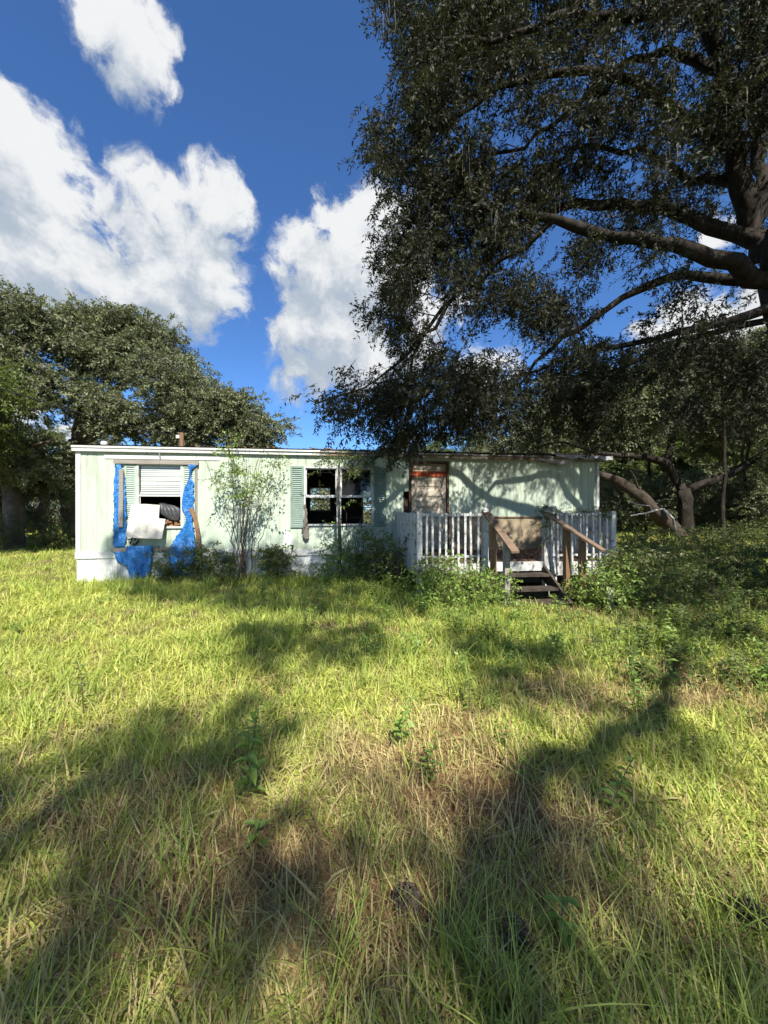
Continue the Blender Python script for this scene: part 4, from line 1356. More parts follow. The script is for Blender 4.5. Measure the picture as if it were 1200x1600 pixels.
    # the rest of the crown, outside the picture: over the yard to the right, and above
    lob = [((6.5, 3.0, 8.4), 1.6), ((5.0, 1.2, 9.6), 1.5), ((8.5, 4.5, 8.5), 2.0), ((10.2, 3.0, 9.2), 1.9), ((9.6, 8.6, 9.0), 2.2), ((7.6, 7.2, 10.5), 2.0), ((11, 6, 8.6), 2.0), ((5.5, 6.3, 12.3), 1.8), ((3.5, 6.5, 12.2), 1.5),
           ((8.6, 1.6, 8.2), 1.6), ((9.5, 6.5, 5.2), 1.4)]
    T2 = lobes_sample(lob, 620, .3)

    def sun_clear(T):
        # openings that let the sun reach the wall, the railings and the weeds before the porch
        u, v = to_house(T[:, 0], T[:, 1])
        du = SUN_DIR[0] * hc + SUN_DIR[1] * hs_; dv = -SUN_DIR[0] * hs_ + SUN_DIR[1] * hc
        s_ = -v / dv
        uw, ww = u + du * s_, T[:, 2] + SUN_DIR[2] * s_
        hit = np.zeros(len(T), bool)
        for (a, b, ra, rb) in ((10.3, 1.9, .75, .55), (8.6, 2.4, .36, .45), (9.4, 2.2, .30, .42), (11.7, 1.8, .5, .4), (11.1, 2.05, .2, .3), (9.95, 1.1, .3, .4), (7.0, 2.0, .25, .4), (7.8, 2.3, .45, .5), (10.3, 2.5, .5, .2), (5.2, 1.7, 1.1, 1.2)):
            hit |= ((uw - a) / ra) ** 2 + ((ww - b) / rb) ** 2 < rng.uniform(.7, 1.2, len(T))
        k_ = (T[:, 2] - .3) / -SUN_DIR[2]
        X_, Y_ = T[:, 0] + SUN_DIR[0] * k_, T[:, 1] + SUN_DIR[1] * k_
        q, _ = gpx(X_, Y_)
        hit |= (Y_ < 7.1) & (q > 560) & (q < 900)
        return ~(hit & (rng.uniform(0, 1, len(T)) < .9))
    T1, T2 = T1[sun_clear(T1)], T2[sun_clear(T2)]
    T = np.concatenate([T1, T2])
    sub = rng.permutation(len(T))[:int(len(T) * .82)]
    t.grow(T[sub], alpha=.22, step=.26, sag=.03, jit=.03)
    root = empty('live_oak', (0, 0, 0), 0, 'huge dark live oak on the right whose limbs overhang the roof and porch', 'tree')
    root.location = base.tolist()
    off = (-base).tolist()
    link('trunk', t.mesh('trunk', bark, tip=.0055, e=2.85), root, off)
    P, rot, s = crown_points(T1, 6, .27, .55, .45, (.75, 1.25), outward=np.array([7.0, 6.3, 6.0]))
    # hanging foliage: sprays hang lower on the left and under side
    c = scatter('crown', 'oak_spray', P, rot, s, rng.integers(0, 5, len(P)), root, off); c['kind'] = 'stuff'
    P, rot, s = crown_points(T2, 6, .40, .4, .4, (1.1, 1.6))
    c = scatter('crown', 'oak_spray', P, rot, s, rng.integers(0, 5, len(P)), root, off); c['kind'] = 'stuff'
    # grey moss strands hanging from the limbs
    V, F = [], []
    nodes = t.P[:t.n]
    cand = nodes[(nodes[:, 2] > 3.6) & (nodes[:, 1] > 4.5)]
    for q in cand[rng.permutation(len(cand))[:170]]:
        for _ in range(rng.integers(3, 8)):
            ln = rng.uniform(.12, .55)
            b = q + rng.normal(0, .05, 3)
            a = rng.uniform(0, 3.14); sd = np.array([math.cos(a), math.sin(a), 0]) * .004
            k0 = len(V)
            for s_ in range(4):
                p = b + np.array([rng.normal(0, .012), rng.normal(0, .012), -ln * s_ / 3])
                V += [p - sd * (1.2 - .3 * s_), p + sd * (1.2 - .3 * s_)]
            F += [(k0 + 2 * i, k0 + 2 * i + 1, k0 + 2 * i + 3, k0 + 2 * i + 2) for i in range(3)]
    o = link('hanging_moss', np_mesh('hanging_moss', np.array(V), [np.array(F)], [moss_m]), root, off); o['kind'] = 'stuff'


big_oak()


# --- oak behind the viewpoint: its crown throws the broken shade over the near grass
def rear_oak():
    POLYS = [([(190, 905), (640, 900), (640, 962), (400, 958), (200, 935)], 1.0),
             ([(370, 985), (600, 985), (590, 1035), (400, 1025)], .55),
             ([(-150, 1200), (150, 1160), (300, 1115), (430, 1100), (440, 1170), (250, 1235), (-150, 1290)], 1.0),
             ([(-200, 1350), (200, 1290), (330, 1285), (440, 1315), (560, 1310), (640, 1330), (620, 1420), (480, 1450), (430, 1640), (-250, 1700)], .93),
             ([(600, 1180), (760, 1120), (780, 1200), (690, 1310), (640, 1320)], .0),
             ([(670, 1350), (690, 1310), (860, 1190), (960, 1140), (1030, 1040), (1080, 1030), (1050, 1110), (960, 1200), (880, 1250), (760, 1360)], .12),
             ([(590, 1500), (680, 1400), (840, 1380), (1000, 1410), (1250, 1490), (1250, 1700), (580, 1700)], .9),
             ([(700, 1000), (860, 1010), (850, 1090), (760, 1080)], .3),
             ([(960, 930), (1300, 900), (1300, 1010), (1000, 1000)], .5)]
    T = []
    for poly, dens in POLYS:
        a = np.array(poly, float)
        # area on the ground decides how many clusters
        m = 3000
        x = rng.uniform(a[:, 0].min(), a[:, 0].max(), m); y = rng.uniform(a[:, 1].min(), a[:, 1].max(), m)
        k = in_poly(x, y, poly)
        Y = 600 * EYE / (y - 800); X = (x - 600) / 600 * Y
        k &= (Y < 9.5)
        X, Y = X[k], Y[k]
        # thin out to an even ground density
        cell = {}
        for i in rng.permutation(len(X)):
            key = (int(X[i] / .29), int(Y[i] / .29))
            if key not in cell and (dens >= 1 or float(fbm(np.array([X[i] * 1.7]), np.array([Y[i] * 1.7]), 77, 2)[0]) < .30 + .36 * dens): cell[key] = i
        for i in cell.values():
            h = rng.uniform(8.6, 11.2)
            g = np.array([X[i], Y[i], float(gz(X[i], Y[i])) + .05])
            T.append(g - SUN_DIR * (h / -SUN_DIR[2]))
    T = np.array(T)
    t = Tree()
    base = np.array([2.7, -7.7, float(gz(2.7, -7.7)) - .1])
    t.limb([base, np.array([2.65, -7.6, 3.0]), np.array([2.55, -7.3, 6.5]), np.array([2.4, -6.8, 9.2])], .30, .15, step=.4, wob=.02)
    t.limb([np.array([2.4, -6.8, 9.2]), np.array([3.1, -5.56, 8.9]), np.array([4.05, -4.42, 8.3]), np.array([4.96, -2.43, 7.5]), np.array([5.3, -1.7, 7.3])], .11, .04, 'near')
    t.grow(T[rng.permutation(len(T))[:int(len(T) * .14)]], alpha=.2, step=.4, sag=.03)
    root = empty('live_oak', base.tolist(), 0, 'live oak behind the viewpoint that shades the near grass in broken patches', 'tree')
    off = (-base).tolist()
    link('trunk', t.mesh('trunk', bark, tip=.004, e=3.0), root, off)
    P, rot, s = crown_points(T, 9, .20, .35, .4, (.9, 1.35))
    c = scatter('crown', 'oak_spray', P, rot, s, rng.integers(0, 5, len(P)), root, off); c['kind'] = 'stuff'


rear_oak()


# --- oaks behind the left end of the home ------------------------------------------------
def lobe_tree(name, label, base, limbs, lobes, n, per, cname, m_bark, trunk_r, cat='tree', group=None, rad=.55, shell=.55, scl=(.8, 1.3), droop=.15, flat=.6, alpha=.28, step=.5, depth=1.0, carve=.36):
    t = Tree()
    base = np.array(base, float)
    for k, (pts, r0, r1) in enumerate(limbs):
        t.limb(pts, r0, r1, -1 if k == 0 else 'near', step=.45, wob=.05)
    T = lobes_sample(lobes, n, shell, depth)
    T = T[T[:, 2] > gz(T[:, 0], T[:, 1]) + .5]
    T = T[fbm(T[:, 0] * .55 + 50, T[:, 2] * .75 + T[:, 1] * .3, 17, 2) > carve]
    t.grow(T[rng.permutation(len(T))[:int(len(T) * .55)]], alpha=alpha, step=step, sag=.06, jit=.06)
    root = empty(name, base.tolist(), 0, label, cat, group)
    off = (-base).tolist()
    link('trunk', t.mesh('trunk', m_bark, tip=.011, e=2.4), root, off)
    P, rot, s = crown_points(T, per, rad, droop, .4, scl, flat)
    c = scatter('crown', cname, P, rot, s, rng.integers(0, 4, len(P)), root, off); c['kind'] = 'stuff'
    return root


def L_(px, py, Y, r): return (at(px, py, Y), r / 600 * Y)


def g_(px, Y):
    x = (px - 600) / 600 * Y
    return np.array([x, Y, float(gz(x, Y)) - .15])


Y0 = 19.0
b0 = g_(112, Y0)
lobe_tree('live_oak', 'broad spreading live oak rising behind the left half of the mobile home', b0,
          [([b0, at(112, 800, Y0), at(105, 745, Y0), at(120, 690, Y0)], .42, .34),
           ([at(120, 690, Y0), at(150, 640, Y0 - .5), at(200, 590, Y0 - 1), at(260, 560, Y0 - 1.5)], .25, .06),
           ([at(120, 690, Y0), at(120, 620, Y0), at(110, 560, Y0), at(130, 510, Y0)], .22, .06),
           ([at(120, 690, Y0), at(180, 670, Y0 + 1), at(270, 650, Y0 + 1), at(350, 650, Y0 + 1)], .22, .06),
           ([at(110, 760, Y0), at(90, 735, Y0 - 1), at(50, 720, Y0 - 1.5)], .16, .05)],
          [L_(120, 505, 19, 34), L_(165, 512, 19.5, 38), L_(200, 505, 19, 30), L_(150, 555, 18, 52), L_(215, 560, 18.5, 48), L_(245, 600, 17.5, 55), L_(300, 608, 18.5, 45), L_(330, 640, 18, 45), L_(370, 640, 18.5, 36), L_(415, 672, 18.5, 30),
           L_(280, 665, 18, 48), L_(185, 640, 17.5, 52), L_(120, 610, 17.5, 45), L_(390, 690, 18.5, 36), L_(240, 530, 20, 34), L_(300, 580, 20.5, 36)],
          1500, 5, 'far_spray', bark_far, .4, shell=.3, rad=.42, carve=.44)
Y0 = 15.5
b0 = g_(22, Y0)
lobe_tree('live_oak', 'dark live oak at the left edge with low limbs reaching over mown grass', b0,
          [([b0, at(25, 790, Y0), at(10, 740, Y0), at(-20, 690, Y0)], .34, .26),
           ([at(10, 740, Y0), at(40, 700, Y0 - .6), at(80, 690, Y0 - 1)], .16, .05),
           ([at(-20, 690, Y0), at(20, 600, Y0), at(40, 540, Y0)], .2, .05),
           ([at(-20, 690, Y0), at(-80, 620, Y0), at(-120, 540, Y0)], .2, .06)],
          [L_(30, 500, 16, 45), L_(-10, 540, 15.5, 60), L_(60, 560, 16, 48), L_(20, 610, 15, 50), L_(-60, 480, 16, 60), L_(-100, 560, 15, 80), L_(75, 700, 15.5, 34), L_(30, 720, 14.8, 44), L_(-40, 700, 14.5, 70), L_(80, 760, 16.5, 26), L_(55, 505, 17, 22)],
          850, 5, 'far_spray', bark_far, .3, shell=.3, rad=.42, carve=.44)
b0 = g_(80, 17.5)
lobe_tree('live_oak', 'leaning oak with a bare crooked trunk in shade beside the left end wall', b0,
          [([b0, at(76, 822, 17.5), at(62, 795, 17.4), at(30, 800, 17.2), at(0, 790, 17)], .36, .12), ([at(64, 798, 17.4), at(66, 775, 17.4), at(90, 745, 17.2)], .2, .06)],
          [L_(10, 760, 16.8, 40), L_(-30, 770, 16.5, 45), L_(95, 735, 17, 26)], 160, 6, 'far_spray', bark_far, .3)
b0 = g_(-60, 12.0)
lobe_tree('young_oak', 'yellow green young tree in sunlight at the far left edge', b0,
          [([b0, at(-62, 760, 12), at(-55, 680, 12)], .12, .06)], [L_(-30, 620, 12, 42), L_(-70, 650, 12, 60), L_(-60, 580, 12, 40), L_(0, 640, 12, 18)], 200, 6, 'light_spray', bark_far, .1)

# --- crooked dark oak behind the right end, and woods beyond ----------------------------------
Y0 = 17.0
b0 = g_(1073, Y0)
lobe_tree('crooked_oak', 'crooked black trunked oak standing behind the right end of the porch', b0,
          [([b0, at(1073, 800, Y0), at(1067, 765, Y0)], .30, .26),
           ([at(1067, 765, Y0), at(1058, 735, Y0), at(1040, 715, Y0), at(1000, 712, Y0 - .3), at(950, 712, Y0 - .6), at(880, 690, Y0 - 1)], .20, .05),
           ([at(1067, 768, Y0), at(1100, 760, Y0 - .2), at(1150, 735, Y0 - .5), at(1200, 705, Y0 - .8), at(1260, 660, Y0 - 1)], .2, .06),
           ([at(1045, 718, Y0), at(1050, 690, Y0), at(1060, 640, Y0), at(1030, 600, Y0)], .16, .05),
           ([at(960, 712, Y0), at(965, 680, Y0), at(1000, 665, Y0)], .12, .04)],
          [L_(1000, 640, 17, 50), L_(1060, 610, 17, 50), L_(900, 660, 16.5, 45), L_(1130, 640, 16.5, 55), L_(960, 690, 17.5, 30), L_(1200, 620, 16, 60), L_(840, 680, 16.5, 36), L_(1120, 690, 18, 30), L_(1240, 690, 16, 50), L_(1090, 560, 17, 42), L_(1160, 570, 17, 45), L_(1010, 585, 17, 42), L_(1215, 550, 16, 50), L_(940, 620, 17, 40), L_(870, 640, 17, 36)],
          800, 6, 'far_spray', bark, .35, shell=.3)
b0 = g_(1062, 16.6)
m = Tree()
m.limb([b0 + np.array([0, 0, .1]), at(1040, 815, 16.2), at(1010, 782, 16.0), at(985, 762, 15.9), at(955, 745, 15.9), at(925, 738, 15.9)], .36, .16, step=.35, wob=.04)
m.limb([at(1005, 782, 16), at(1000, 760, 15.7), at(985, 735, 15.5)], .06, .02, 'near')
o = link('fallen_trunk', m.mesh('fallen_trunk', log_m, tip=.02), None)
tag(o, 'thick brown fallen trunk leaning up to the left from the crooked oak', 'fallen tree')
m = Tree()
m.limb([at(1036, 795, 12.5), at(1010, 803, 12.3), at(985, 806, 12.1)], .035, .02, step=.3, wob=.02)
m.limb([at(1020, 800, 12.4), at(1000, 788, 12.2), at(980, 782, 12.0)], .022, .01, 'near', step=.3)
m.limb([at(1036, 795, 12.5), at(1060, 820, 12.7), at(1068, 850, 12.8)], .04, .04, 'near', step=.3)
o = link('dead_branch', m.mesh('dead_branch', dead_wood, tip=.01), None)
tag(o, 'bleached pale dead branch lying across the fallen brown trunk', 'branch')

far_protos = []
def far_tree(kind, seed, h, r, cname, m_bark, n, per, label, group, name='oak_tree', bare=.35):
    b = np.array([0, 0, 0.])
    lobes = []
    for k in range(11):
        z = h * (bare + (1 - bare) * (k + .5) / 11)
        rr = r * (1 - .55 * ((k + .5) / 11 - .35) ** 2 * 3)
        a = rng.uniform(0, 6.28)
        lobes.append((np.array([math.cos(a) * rr * .55, math.sin(a) * rr * .55, z]), max(.6, rr * rng.uniform(.4, .6))))
    return lobe_tree(name, label, b, [([b + [0, 0, -.3], b + [.1, .1, h * .3], b + [-.1, .2, h * .6], b + [.15, 0, h * .85]], .022 * h, .008 * h)], lobes, n, per, cname, m_bark, .2, group=group, shell=.2, step=.7)


fl = ['tall leafy tree in the sunlit woods beyond the porch', 'grey green oak in the woods behind the roof', 'thin bright green tree in the woods under the dark oak']
pr = [far_tree(0, 1, 12.5, 3.4, 'light_spray', bark_far, 360, 7, fl[0], 'trees in the woods behind the home'),
      far_tree(1, 2, 11.0, 3.8, 'far_spray', bark_far, 380, 7, fl[1], 'trees in the woods behind the home'),
      far_tree(2, 3, 8.5, 2.2, 'light_spray', bark_far, 240, 7, fl[2], 'trees in the woods behind the home', bare=.2)]


def copy_tree(o, parent=None):
    c = o.copy(); COL.objects.link(c)
    if parent: c.parent = parent
    for ch in list(o.children): copy_tree(ch, c)
    return c


far_labels = ['small oak behind the roof just left of the door', 'thin tree behind the roof above the dark window', 'leafy tree behind the roof above the door', 'grey green oak behind the roof right of the door',
              'bright tree behind the roof over the bare sheathing', 'thin bright tree behind the roof near its right end', 'leafy tree beyond the right end of the roof', 'grey green oak far behind the fallen trunk',
              'light green tree directly behind the crooked oak', 'sunlit leafy tree right of the crooked oak', 'thin bright tree behind the slender bare trunk', 'grey green oak between the thin trunks at the right',
              'light green tree close to the right edge', 'tall sunlit tree at the right edge beyond the shrubs', 'grey green oak beyond the right edge of the yard', 'tall leafy tree furthest to the right in the woods',
              'grey green oak in the far woods at the left edge', 'light leafy tree seen under the limbs of the left oaks', 'grey oak far behind the left end wall', 'grey oak far behind the nailed up window',
              'leafy tree furthest to the left in the woods', 'near grey oak furthest to the left beyond the grass', 'near grey oak at the far right behind the big oak', 'small distant oak behind the bare shrub']
spots = [(640, 26, 1, .62), (690, 23, 2, .75), (740, 28, 0, .62), (800, 24, 1, .72), (850, 30, 0, .78), (900, 25, 2, .95), (950, 28, 0, .82), (1000, 32, 1, .95), (1040, 26, 0, .80), (1090, 30, 0, .85), (1130, 23, 2, .95),
         (1170, 28, 1, .9), (1210, 24, 0, .9), (1260, 30, 0, 1.0), (1290, 22, 1, .9), (1350, 27, 0, 1.0), (-40, 30, 1, .9), (60, 32, 0, .75), (150, 34, 1, .85), (260, 36, 1, .7), (-140, 26, 0, .9), (-200, 22, 1, .9), (1400, 20, 1, 1.0), (350, 40, 1, .55)]
used = set()
for k, (px, Y, i, s) in enumerate(spots):
    o = pr[i] if i not in used else copy_tree(pr[i])
    used.add(i)
    x = (px - 600) / 600 * Y
    o['label'] = far_labels[k]
    o.location = (x, Y, float(gz(x, Y)))
    o.rotation_euler = (0, 0, rng.uniform(0, 6.28)); o.scale = (s, s, s * rng.uniform(.92, 1.08))

# thin bare trunks among them
def sapling_trunk(px, Y, h, r, label, lean=0.0):
    b = g_(px, Y)
    t = Tree()
    t.limb([b, b + [lean * .4, 0, h * .4], b + [lean, .1, h]], r, r * .5, step=.5, wob=.03)
    tip = b + np.array([lean, .1, h])
    T = tip + rng.normal(0, 1, (26, 3)) * np.array([.8, .8, .7])
    t.grow(T[:16], step=.4)
    root = empty('slender_tree', b.tolist(), 0, label, 'tree')
    link('trunk', t.mesh('trunk', bark, tip=.008), root, (-b).tolist())
    P, rot, s = crown_points(T, 5, .4)
    c = scatter('crown', 'far_spray', P, rot, s * .7, rng.integers(0, 4, len(P)), root, (-b).tolist()); c['kind'] = 'stuff'


sapling_trunk(1128, 15, 5.5, .09, 'slender bare tree trunk right of the crooked oak', .2)
sapling_trunk(1165, 18, 7.0, .08, 'thin straight tree trunk near the right edge behind shrubs', -.2)
sapling_trunk(1010, 20, 6.5, .08, 'pale thin tree trunk glimpsed beyond the fallen trunk', .3)


def pine():
    b = g_(1225, 12.0)
    t = Tree()
    t.limb([b, b + [.0, 0, 6], b + [-.1, 0, 13], b + [-.1, 0, 19]], .2, .08, step=.6, wob=.02)
    T = []
    for k in range(110):
        z = rng.uniform(12.5, 19.5); a = rng.uniform(0, 6.28); r = rng.uniform(.5, 2.7) * (1 - .06 * (z - 12))
        T.append(b + np.array([math.cos(a) * r, math.sin(a) * r, z + r * .12]))
    T = np.array(T)
    t.grow(T, alpha=.5, step=.4, sag=.02)
    root = empty('pine_tree', b.tolist(), 0, 'tall pine with bright green needles beyond the oak at the upper right corner', 'pine')
    link('trunk', t.mesh('trunk', bark_far, tip=.008), root, (-b).tolist())
    P, rot, s = crown_points(T, 12, .35, -.2, .5, (.8, 1.2))
    c = scatter('crown', 'pine_spray', P, rot, s, rng.integers(0, 3, len(P)), root, (-b).tolist()); c['kind'] = 'stuff'


pine()

# far wood edge closing the view
def far_wood():
    n = 9000
    a = rng.uniform(-1.0, 1.0, n)
    d = rng.uniform(44, 62, n)
    x = a * d * 1.25; y = d * (1 - .25 * np.abs(a))
    top = 5.0 + 3.0 * fbm(x * .12, y * 0 + 3, 71)
    z = top * rng.uniform(0, 1, n) ** .8
    rot = np.stack([rng.uniform(-.9, .9, n), rng.normal(.1, .5, n), rng.uniform(0, 6.28, n)], -1)
    o = scatter('far_woods', 'far_spray', np.stack([x, y, z + gz(x, y)], -1), rot, rng.uniform(2.2, 3.6, n), rng.integers(0, 4, n))
    tag(o, 'distant wood edge seen as one green mass beyond the trees', 'woods', kind='stuff')


far_wood()

# ------------------------------------------------------------------ shrubs by the house and under the oak
def stems_shrub(name, label, u, v, h, spread, n, nleaf, cname='shrub_spray', r=.012, stem_m=twig_m, cat='shrub', bend=.5, leaf_lo=.25, lsc=(.6, 1.1)):
    p = H(u, v)
    z0 = float(gz(p[0], p[1]))
    root = empty(name, (p[0], p[1], z0), HA, label, cat)
    Tall = []
    for k in range(n):
        az = rng.uniform(0, 6.28); rd = spread * rng.uniform(.25, 1) ; hh = h * rng.uniform(.78, 1.06)
        b = np.array([rng.normal(0, .10), rng.normal(0, .07), -.05])
        tip = np.array([math.cos(az) * rd, math.sin(az) * rd * .45 - .05, hh])
        t = Tree()
        c1 = b * .6 + tip * .4 + np.array([0, 0, hh * .12 * bend]) + rng.normal(0, .05, 3)
        t.limb([b, c1 * [.7, .7, 1], tip], r * rng.uniform(.7, 1.3), r * .3, step=.18, wob=.03)
        ts = []
        for _ in range(rng.integers(3, 7)):
            f = rng.uniform(.35, 1.0)
            q = (b * (1 - f) + tip * f) * np.array([1, 1, 1]) + rng.normal(0, .16, 3) * np.array([1.2, .8, 1])
            ts.append(q)
        ts = np.array(ts)
        ts[:, 1] = np.minimum(ts[:, 1], .22)
        t.grow(ts, step=.12, sag=.0, jit=.01)
        link('stem', t.mesh('stem', stem_m, tip=.0025), root)
        Tall.append(ts)
    T = np.concatenate(Tall)
    T = T[T[:, 2] > leaf_lo * h]
    k = rng.integers(0, len(T), nleaf)
    P = T[k] + rng.normal(0, .05, (nleaf, 3))
    rot = np.stack([rng.uniform(-.9, .9, nleaf), rng.normal(.1, .5, nleaf), rng.uniform(0, 6.28, nleaf)], -1)
    c = scatter('foliage', cname, P, rot, rng.uniform(*lsc, nleaf), rng.integers(0, 4, nleaf), root); c['kind'] = 'stuff'
    return root


stems_shrub('bare_shrub', 'tall bare stemmed shrub growing against the wall between the two windows', 3.6, -.55, 3.15, 1.0, 12, 190, r=.014, leaf_lo=.55, lsc=(.6, 1.15))
r_ = stems_shrub('bare_shrub', 'thin stemmed shrub with sparse leaves before the right bay of the dark window', 5.95, -.7, 1.7, .45, 6, 26, r=.013, leaf_lo=.4)


def pole_tree():
    p = H(5.62, -.6); z0 = float(gz(p[0], p[1]))
    root = empty('lichen_sapling', (p[0], p[1], z0), HA, 'straight lichen covered sapling trunk before the middle of the dark window', 'sapling')
    t = Tree()
    t.limb([(0, 0, -.1), (.02, 0, 1.0), (-.02, .02, 2.0), (.0, -.05, 2.55)], .05, .028, step=.2, wob=.008)
    T = np.array([[rng.uniform(-.45, .75), rng.uniform(-.35, .15), rng.uniform(2.35, 2.85)] for _ in range(26)])
    t.grow(T, step=.15, jit=.012)
    link('trunk', t.mesh('trunk', bark_lichen, tip=.003), root)
    P, rot, s = crown_points(T, 4, .12)
    c = scatter('crown', 'bush_spray', P, rot, s * .7, rng.integers(0, 4, len(P)), root); c['kind'] = 'stuff'


pole_tree()


def bush(x, y, h, r, cname, n, label, name='bush', stems=6, group=None):
    z0 = float(gz(x, y))
    root = empty(name, (x, y, z0), rng.uniform(0, 6.28), label, 'bush', group)
    t = Tree()
    t.node(np.array([0, 0, -.1]), -1)
    d = rng.normal(0, 1, (n, 3)); d /= np.linalg.norm(d, axis=1)[:, None]
    T = d * (rng.uniform(.25, 1, n) ** .6)[:, None] * np.array([r, r, h * .5]) + np.array([0, 0, h * .52])
    T += rng.normal(0, r * .12, (n, 3)); T[:, 2] = np.maximum(T[:, 2], .06)
    t.grow(T[:n // 2], alpha=.35, step=.14, sag=.05, jit=.012)
    link('stem', t.mesh('stem', twig_m, tip=.003), root)
    P, rot, s = crown_points(T, 3, .12, .0, .5, (.6, 1.15))
    c = scatter('foliage', cname, P, rot, s, rng.integers(0, 4, len(P)), root); c['kind'] = 'stuff'
    return root


def hb(u, v): q = H(u, v); return q[0], q[1]


bush(*hb(2.9, -.35), .75, .55, 'bush_spray', 60, 'low bush against the skirting left of the bare shrub')
bush(*hb(1.95, -.3), .55, .30, 'bush_spray', 22, 'small sprig bush below the torn tarp')
bush(*hb(4.25, -.35), .7, .40, 'bush_spray', 45, 'low bush at the skirting right of the bare shrub')
bush(*hb(5.7, -.75), .85, .55, 'shrub_spray', 90, 'rounded bush under the dark double window')
bush(*hb(6.6, -1.1), 1.05, .62, 'bush_spray', 80, 'dark bush beside the corner of the porch railing')
bush(*hb(7.3, -2.75), .7, .45, 'shrub_spray', 110, 'leafy bush in front of the railing at the porch corner')
bush(*hb(7.95, -2.95), .5, .42, 'shrub_spray', 130, 'bright green weedy bush left of the steps')
bush(*hb(9.95, -3.35), .62, .45, 'shrub_spray', 150, 'bright leafy bush right of the steps')
bush(*hb(10.6, -3.2), .85, .55, 'bush_spray', 110, 'dark leafy bush before the right corner of the porch')
for k, (px, Y, h, r, lab) in enumerate([(1000, 8.8, .95, .6, 'shaded bush just right of the porch railing'), (1060, 10.5, .9, .8, 'broad bush before the crooked oak trunk'), (1135, 8.2, 1.0, .6, 'large leaved bush in the shade at the right'),
                                        (1190, 7.2, .9, .65, 'low bush at the right edge below the oak'), (1090, 6.8, .6, .55, 'low dark bush among weeds right of the porch'), (1180, 11.5, 1.3, .9, 'tall bush near the right edge in the woods'),
                                        (1010, 12.5, .8, .8, 'bush beside the fallen brown trunk'), (1120, 13.0, .8, .9, 'bush right behind the crooked oak foot')]):
    x = (px - 600) / 600 * Y
    bush(x, Y, h * .9, r, 'bush_spray', int(75 * r), lab)
for k, (px, Y, h, r, lab) in enumerate([(40, 16.8, 1.5, 1.1, 'dark bush under the leaning oak at left'), (90, 15.5, 1.0, .8, 'low bush beside the left end wall'), (-10, 14.8, 1.3, 1.0, 'bush at the left edge under the low limbs'), (10, 20, 2.0, 1.6, 'large bush in the woods at left')]):
    x = (px - 600) / 600 * Y
    bush(x, Y, h, r, 'bush_spray', int(120 * r), lab)

for (px, Y, h, r, lab) in [(955, 21, 3.2, 2.0, 'tall dark thicket behind the end wall of the home'), (1015, 19, 3.0, 1.8, 'dense thicket seen under the fallen brown trunk'), (1105, 20, 3.4, 2.0, 'tall thicket between the crooked oak and the slender bare trunk'),
                           (1185, 18, 3.2, 1.8, 'dark thicket at the right edge under the drooping limbs'), (1260, 15, 3.0, 1.7, 'thicket just beyond the right edge of the weeds'), (1140, 24, 4.0, 2.4, 'large thicket deep in the woods at the right')]:
    bush((px - 600) / 600 * Y, Y, h, r, 'far_spray', 190, lab, name='thicket')

# vine on the right-hand railing
vr = empty('railing_vine', H(S1, DV, 0), HA, 'green vine creeping over the top of the right porch railing', 'vine')
t = Tree()
t.limb([(-.06, -.08, .1), (-.03, -.09, .8), (-.02, -.1, 1.5), (.25, -.03, 1.62), (.7, -.03, 1.60), (1.1, .0, 1.64), (1.45, .0, 1.58)], .008, .004, step=.12, wob=.02)
T = np.concatenate([np.array([rng.normal(-.05, .10), -.08 + rng.normal(0, .04), rng.uniform(1.0, 1.75)])[None] for _ in range(16)] + [np.array([rng.uniform(.5, 1.45), rng.normal(0, .04), 1.60 + rng.normal(0, .035)])[None] for _ in range(22)] + [np.array([rng.uniform(-.25, .2), rng.normal(-.05, .05), 1.63 + rng.normal(0, .06)])[None] for _ in range(10)])
t.grow(T[::2], step=.1, jit=.008)
link('stem', t.mesh('stem', twig_m, tip=.002), vr)
P, rot, s = crown_points(T, 2, .05)
c = scatter('foliage', 'bush_spray', P, rot, s * .45, rng.integers(0, 4, len(P)), vr); c['kind'] = 'stuff'

# ------------------------------------------------------------------ single weeds in the grass
def weed(px, py, h, nl, ll, lw, label, m_=leaf_weed, lean=(0, 0), name='weed_plant'):
    Y = 600 * EYE / (py - 800); x = (px - 600) / 600 * Y
    z0 = float(gz(x, Y))
    root = empty(name, (x, Y, z0), 0, label, 'weed')
    pts = [np.array([lean[0] * t * t + rng.normal(0, .006), lean[1] * t * t, h * t - .02]) for t in np.linspace(0, 1, 8)]
    MB().tube(pts, [.005 * (1 - .65 * t) for t in np.linspace(0, 1, 8)], 5).build('stem', twig_m, root)
    V, F = [], []
    # one leaf mesh of 3 x 5 points, shared
    for i, t in enumerate((0, .25, .5, .75, 1)):
        w = (0.06, .8, 1.0, .7, .02)[i] * .5
        for sgn in (-1, 0, 1): V.append((t, sgn * w, abs(sgn) * w * .35 - .28 * t * t))
    for i in range(4):
        for j in range(2): F.append((3 * i + j, 3 * i + j + 1, 3 * i + 4 + j, 3 * i + 3 + j))
    me = MB().add(V, F).mesh('leaf', m_, smooth=True)
    pa = np.array(pts)
    for k in range(nl):
        f = (.22 + .78 * k / max(1, nl - 1)) * 7; i = min(int(f), 6)
        q = pa[i] * (1 - f + i) + pa[i + 1] * (f - i)
        o = link('leaf', me, root, q.tolist())
        sc = rng.uniform(.75, 1.1) * (1 - .35 * (k / nl))
        o.scale = (ll * sc, lw * sc, ll * sc)
        o.rotation_euler = (rng.normal(0, .2), rng.uniform(-.75, -.05), k * 2.3 + rng.normal(0, .3))
    return root


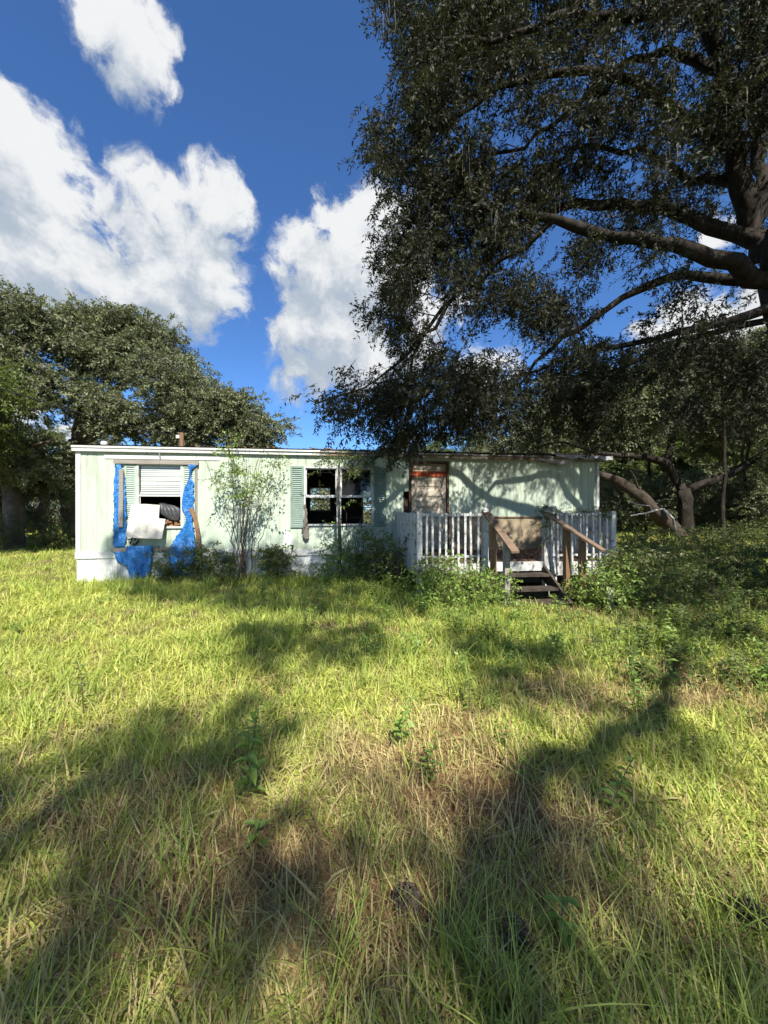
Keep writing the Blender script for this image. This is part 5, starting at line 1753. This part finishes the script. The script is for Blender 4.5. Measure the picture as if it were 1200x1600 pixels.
weed(388, 1262, .42, 14, .13, .052, 'broad leaved weed standing alone in the shaded grass left of centre')
weed(400, 1335, .16, 6, .10, .045, 'short leafy weed at the foot of the broad leaved weed')
weed(990, 1125, .42, 20, .075, .042, 'upright weed with small round leaves lit by sun at right')
weed(955, 1275, .34, 16, .07, .035, 'weed leaning over the dark shadow band at right', lean=(.12, 0))
weed(815, 1225, .24, 12, .06, .03, 'small weed in dry grass right of centre')
weed(130, 1120, .48, 18, .07, .02, 'dark feathery weed in the sunny grass at left', leaf_bush, lean=(-.06, 0))
weed(880, 1490, .22, 9, .09, .045, 'small bright weed low in the right foreground')
weed(790, 1170, .20, 10, .06, .03, 'tiny leafy weed beside the dry patch')
weed(410, 945, .5, 18, .09, .05, 'pale leafy weed at the edge of the house shade')
weed(1085, 990, .35, 14, .09, .055, 'pale leafed weed among shrubs at right')


def pine_cone(px, py, label, rz, s=1.0):
    Y = 600 * EYE / (py - 800); x = (px - 600) / 600 * Y
    z0 = float(gz(x, Y))
    root = empty('pine_cone', (x, Y, z0 + .06), rz, label, 'pine cone')
    root.rotation_euler = (R(70), .2, rz)
    MB().lathe([(.008, -.05), (.018, -.03), (.02, 0), (.014, .035), (.004, .055)], n=8).build('core', cone_m, root)
    mb = MB()
    for k in range(70):
        t = k / 70
        a = k * 2.4; z = -.05 + .105 * t
        r = .042 * math.sin(math.pi * (.12 + .82 * t)) * s + .006
        d = Vector((math.cos(a), math.sin(a), .55)); sd = Vector((-math.sin(a), math.cos(a), 0))
        b0_ = Vector((math.cos(a) * .01, math.sin(a) * .01, z)); tip = b0_ + d * r
        w = .010
        mb.add([b0_ - sd * w * .5, b0_ + sd * w * .5, tip + sd * w, tip - sd * w, tip + Vector((0, 0, .006))], [(0, 1, 2, 3), (3, 2, 4)])
    o = mb.build('scales', cone_m, root); o['kind'] = 'stuff'


pine_cone(632, 1432, 'dark open pine cone lying in the shaded dry grass at bottom centre', .4)
pine_cone(800, 1497, 'greyish pine cone half hidden in long grass right of centre', 2.0)
pine_cone(1165, 1450, 'pale pine cone on pine straw near the right edge', 1.2)

# short white stump of a post among the leaves right of the steps
p = H(9.85, -3.5)
tag(MB().box(-.05, .05, -.05, .05, -.1, .36, .015).build('post_stub', deck_white, None, loc=(p[0], p[1], float(gz(p[0], p[1])))), 'short white painted post stub hidden in leaves right of the steps', 'post')
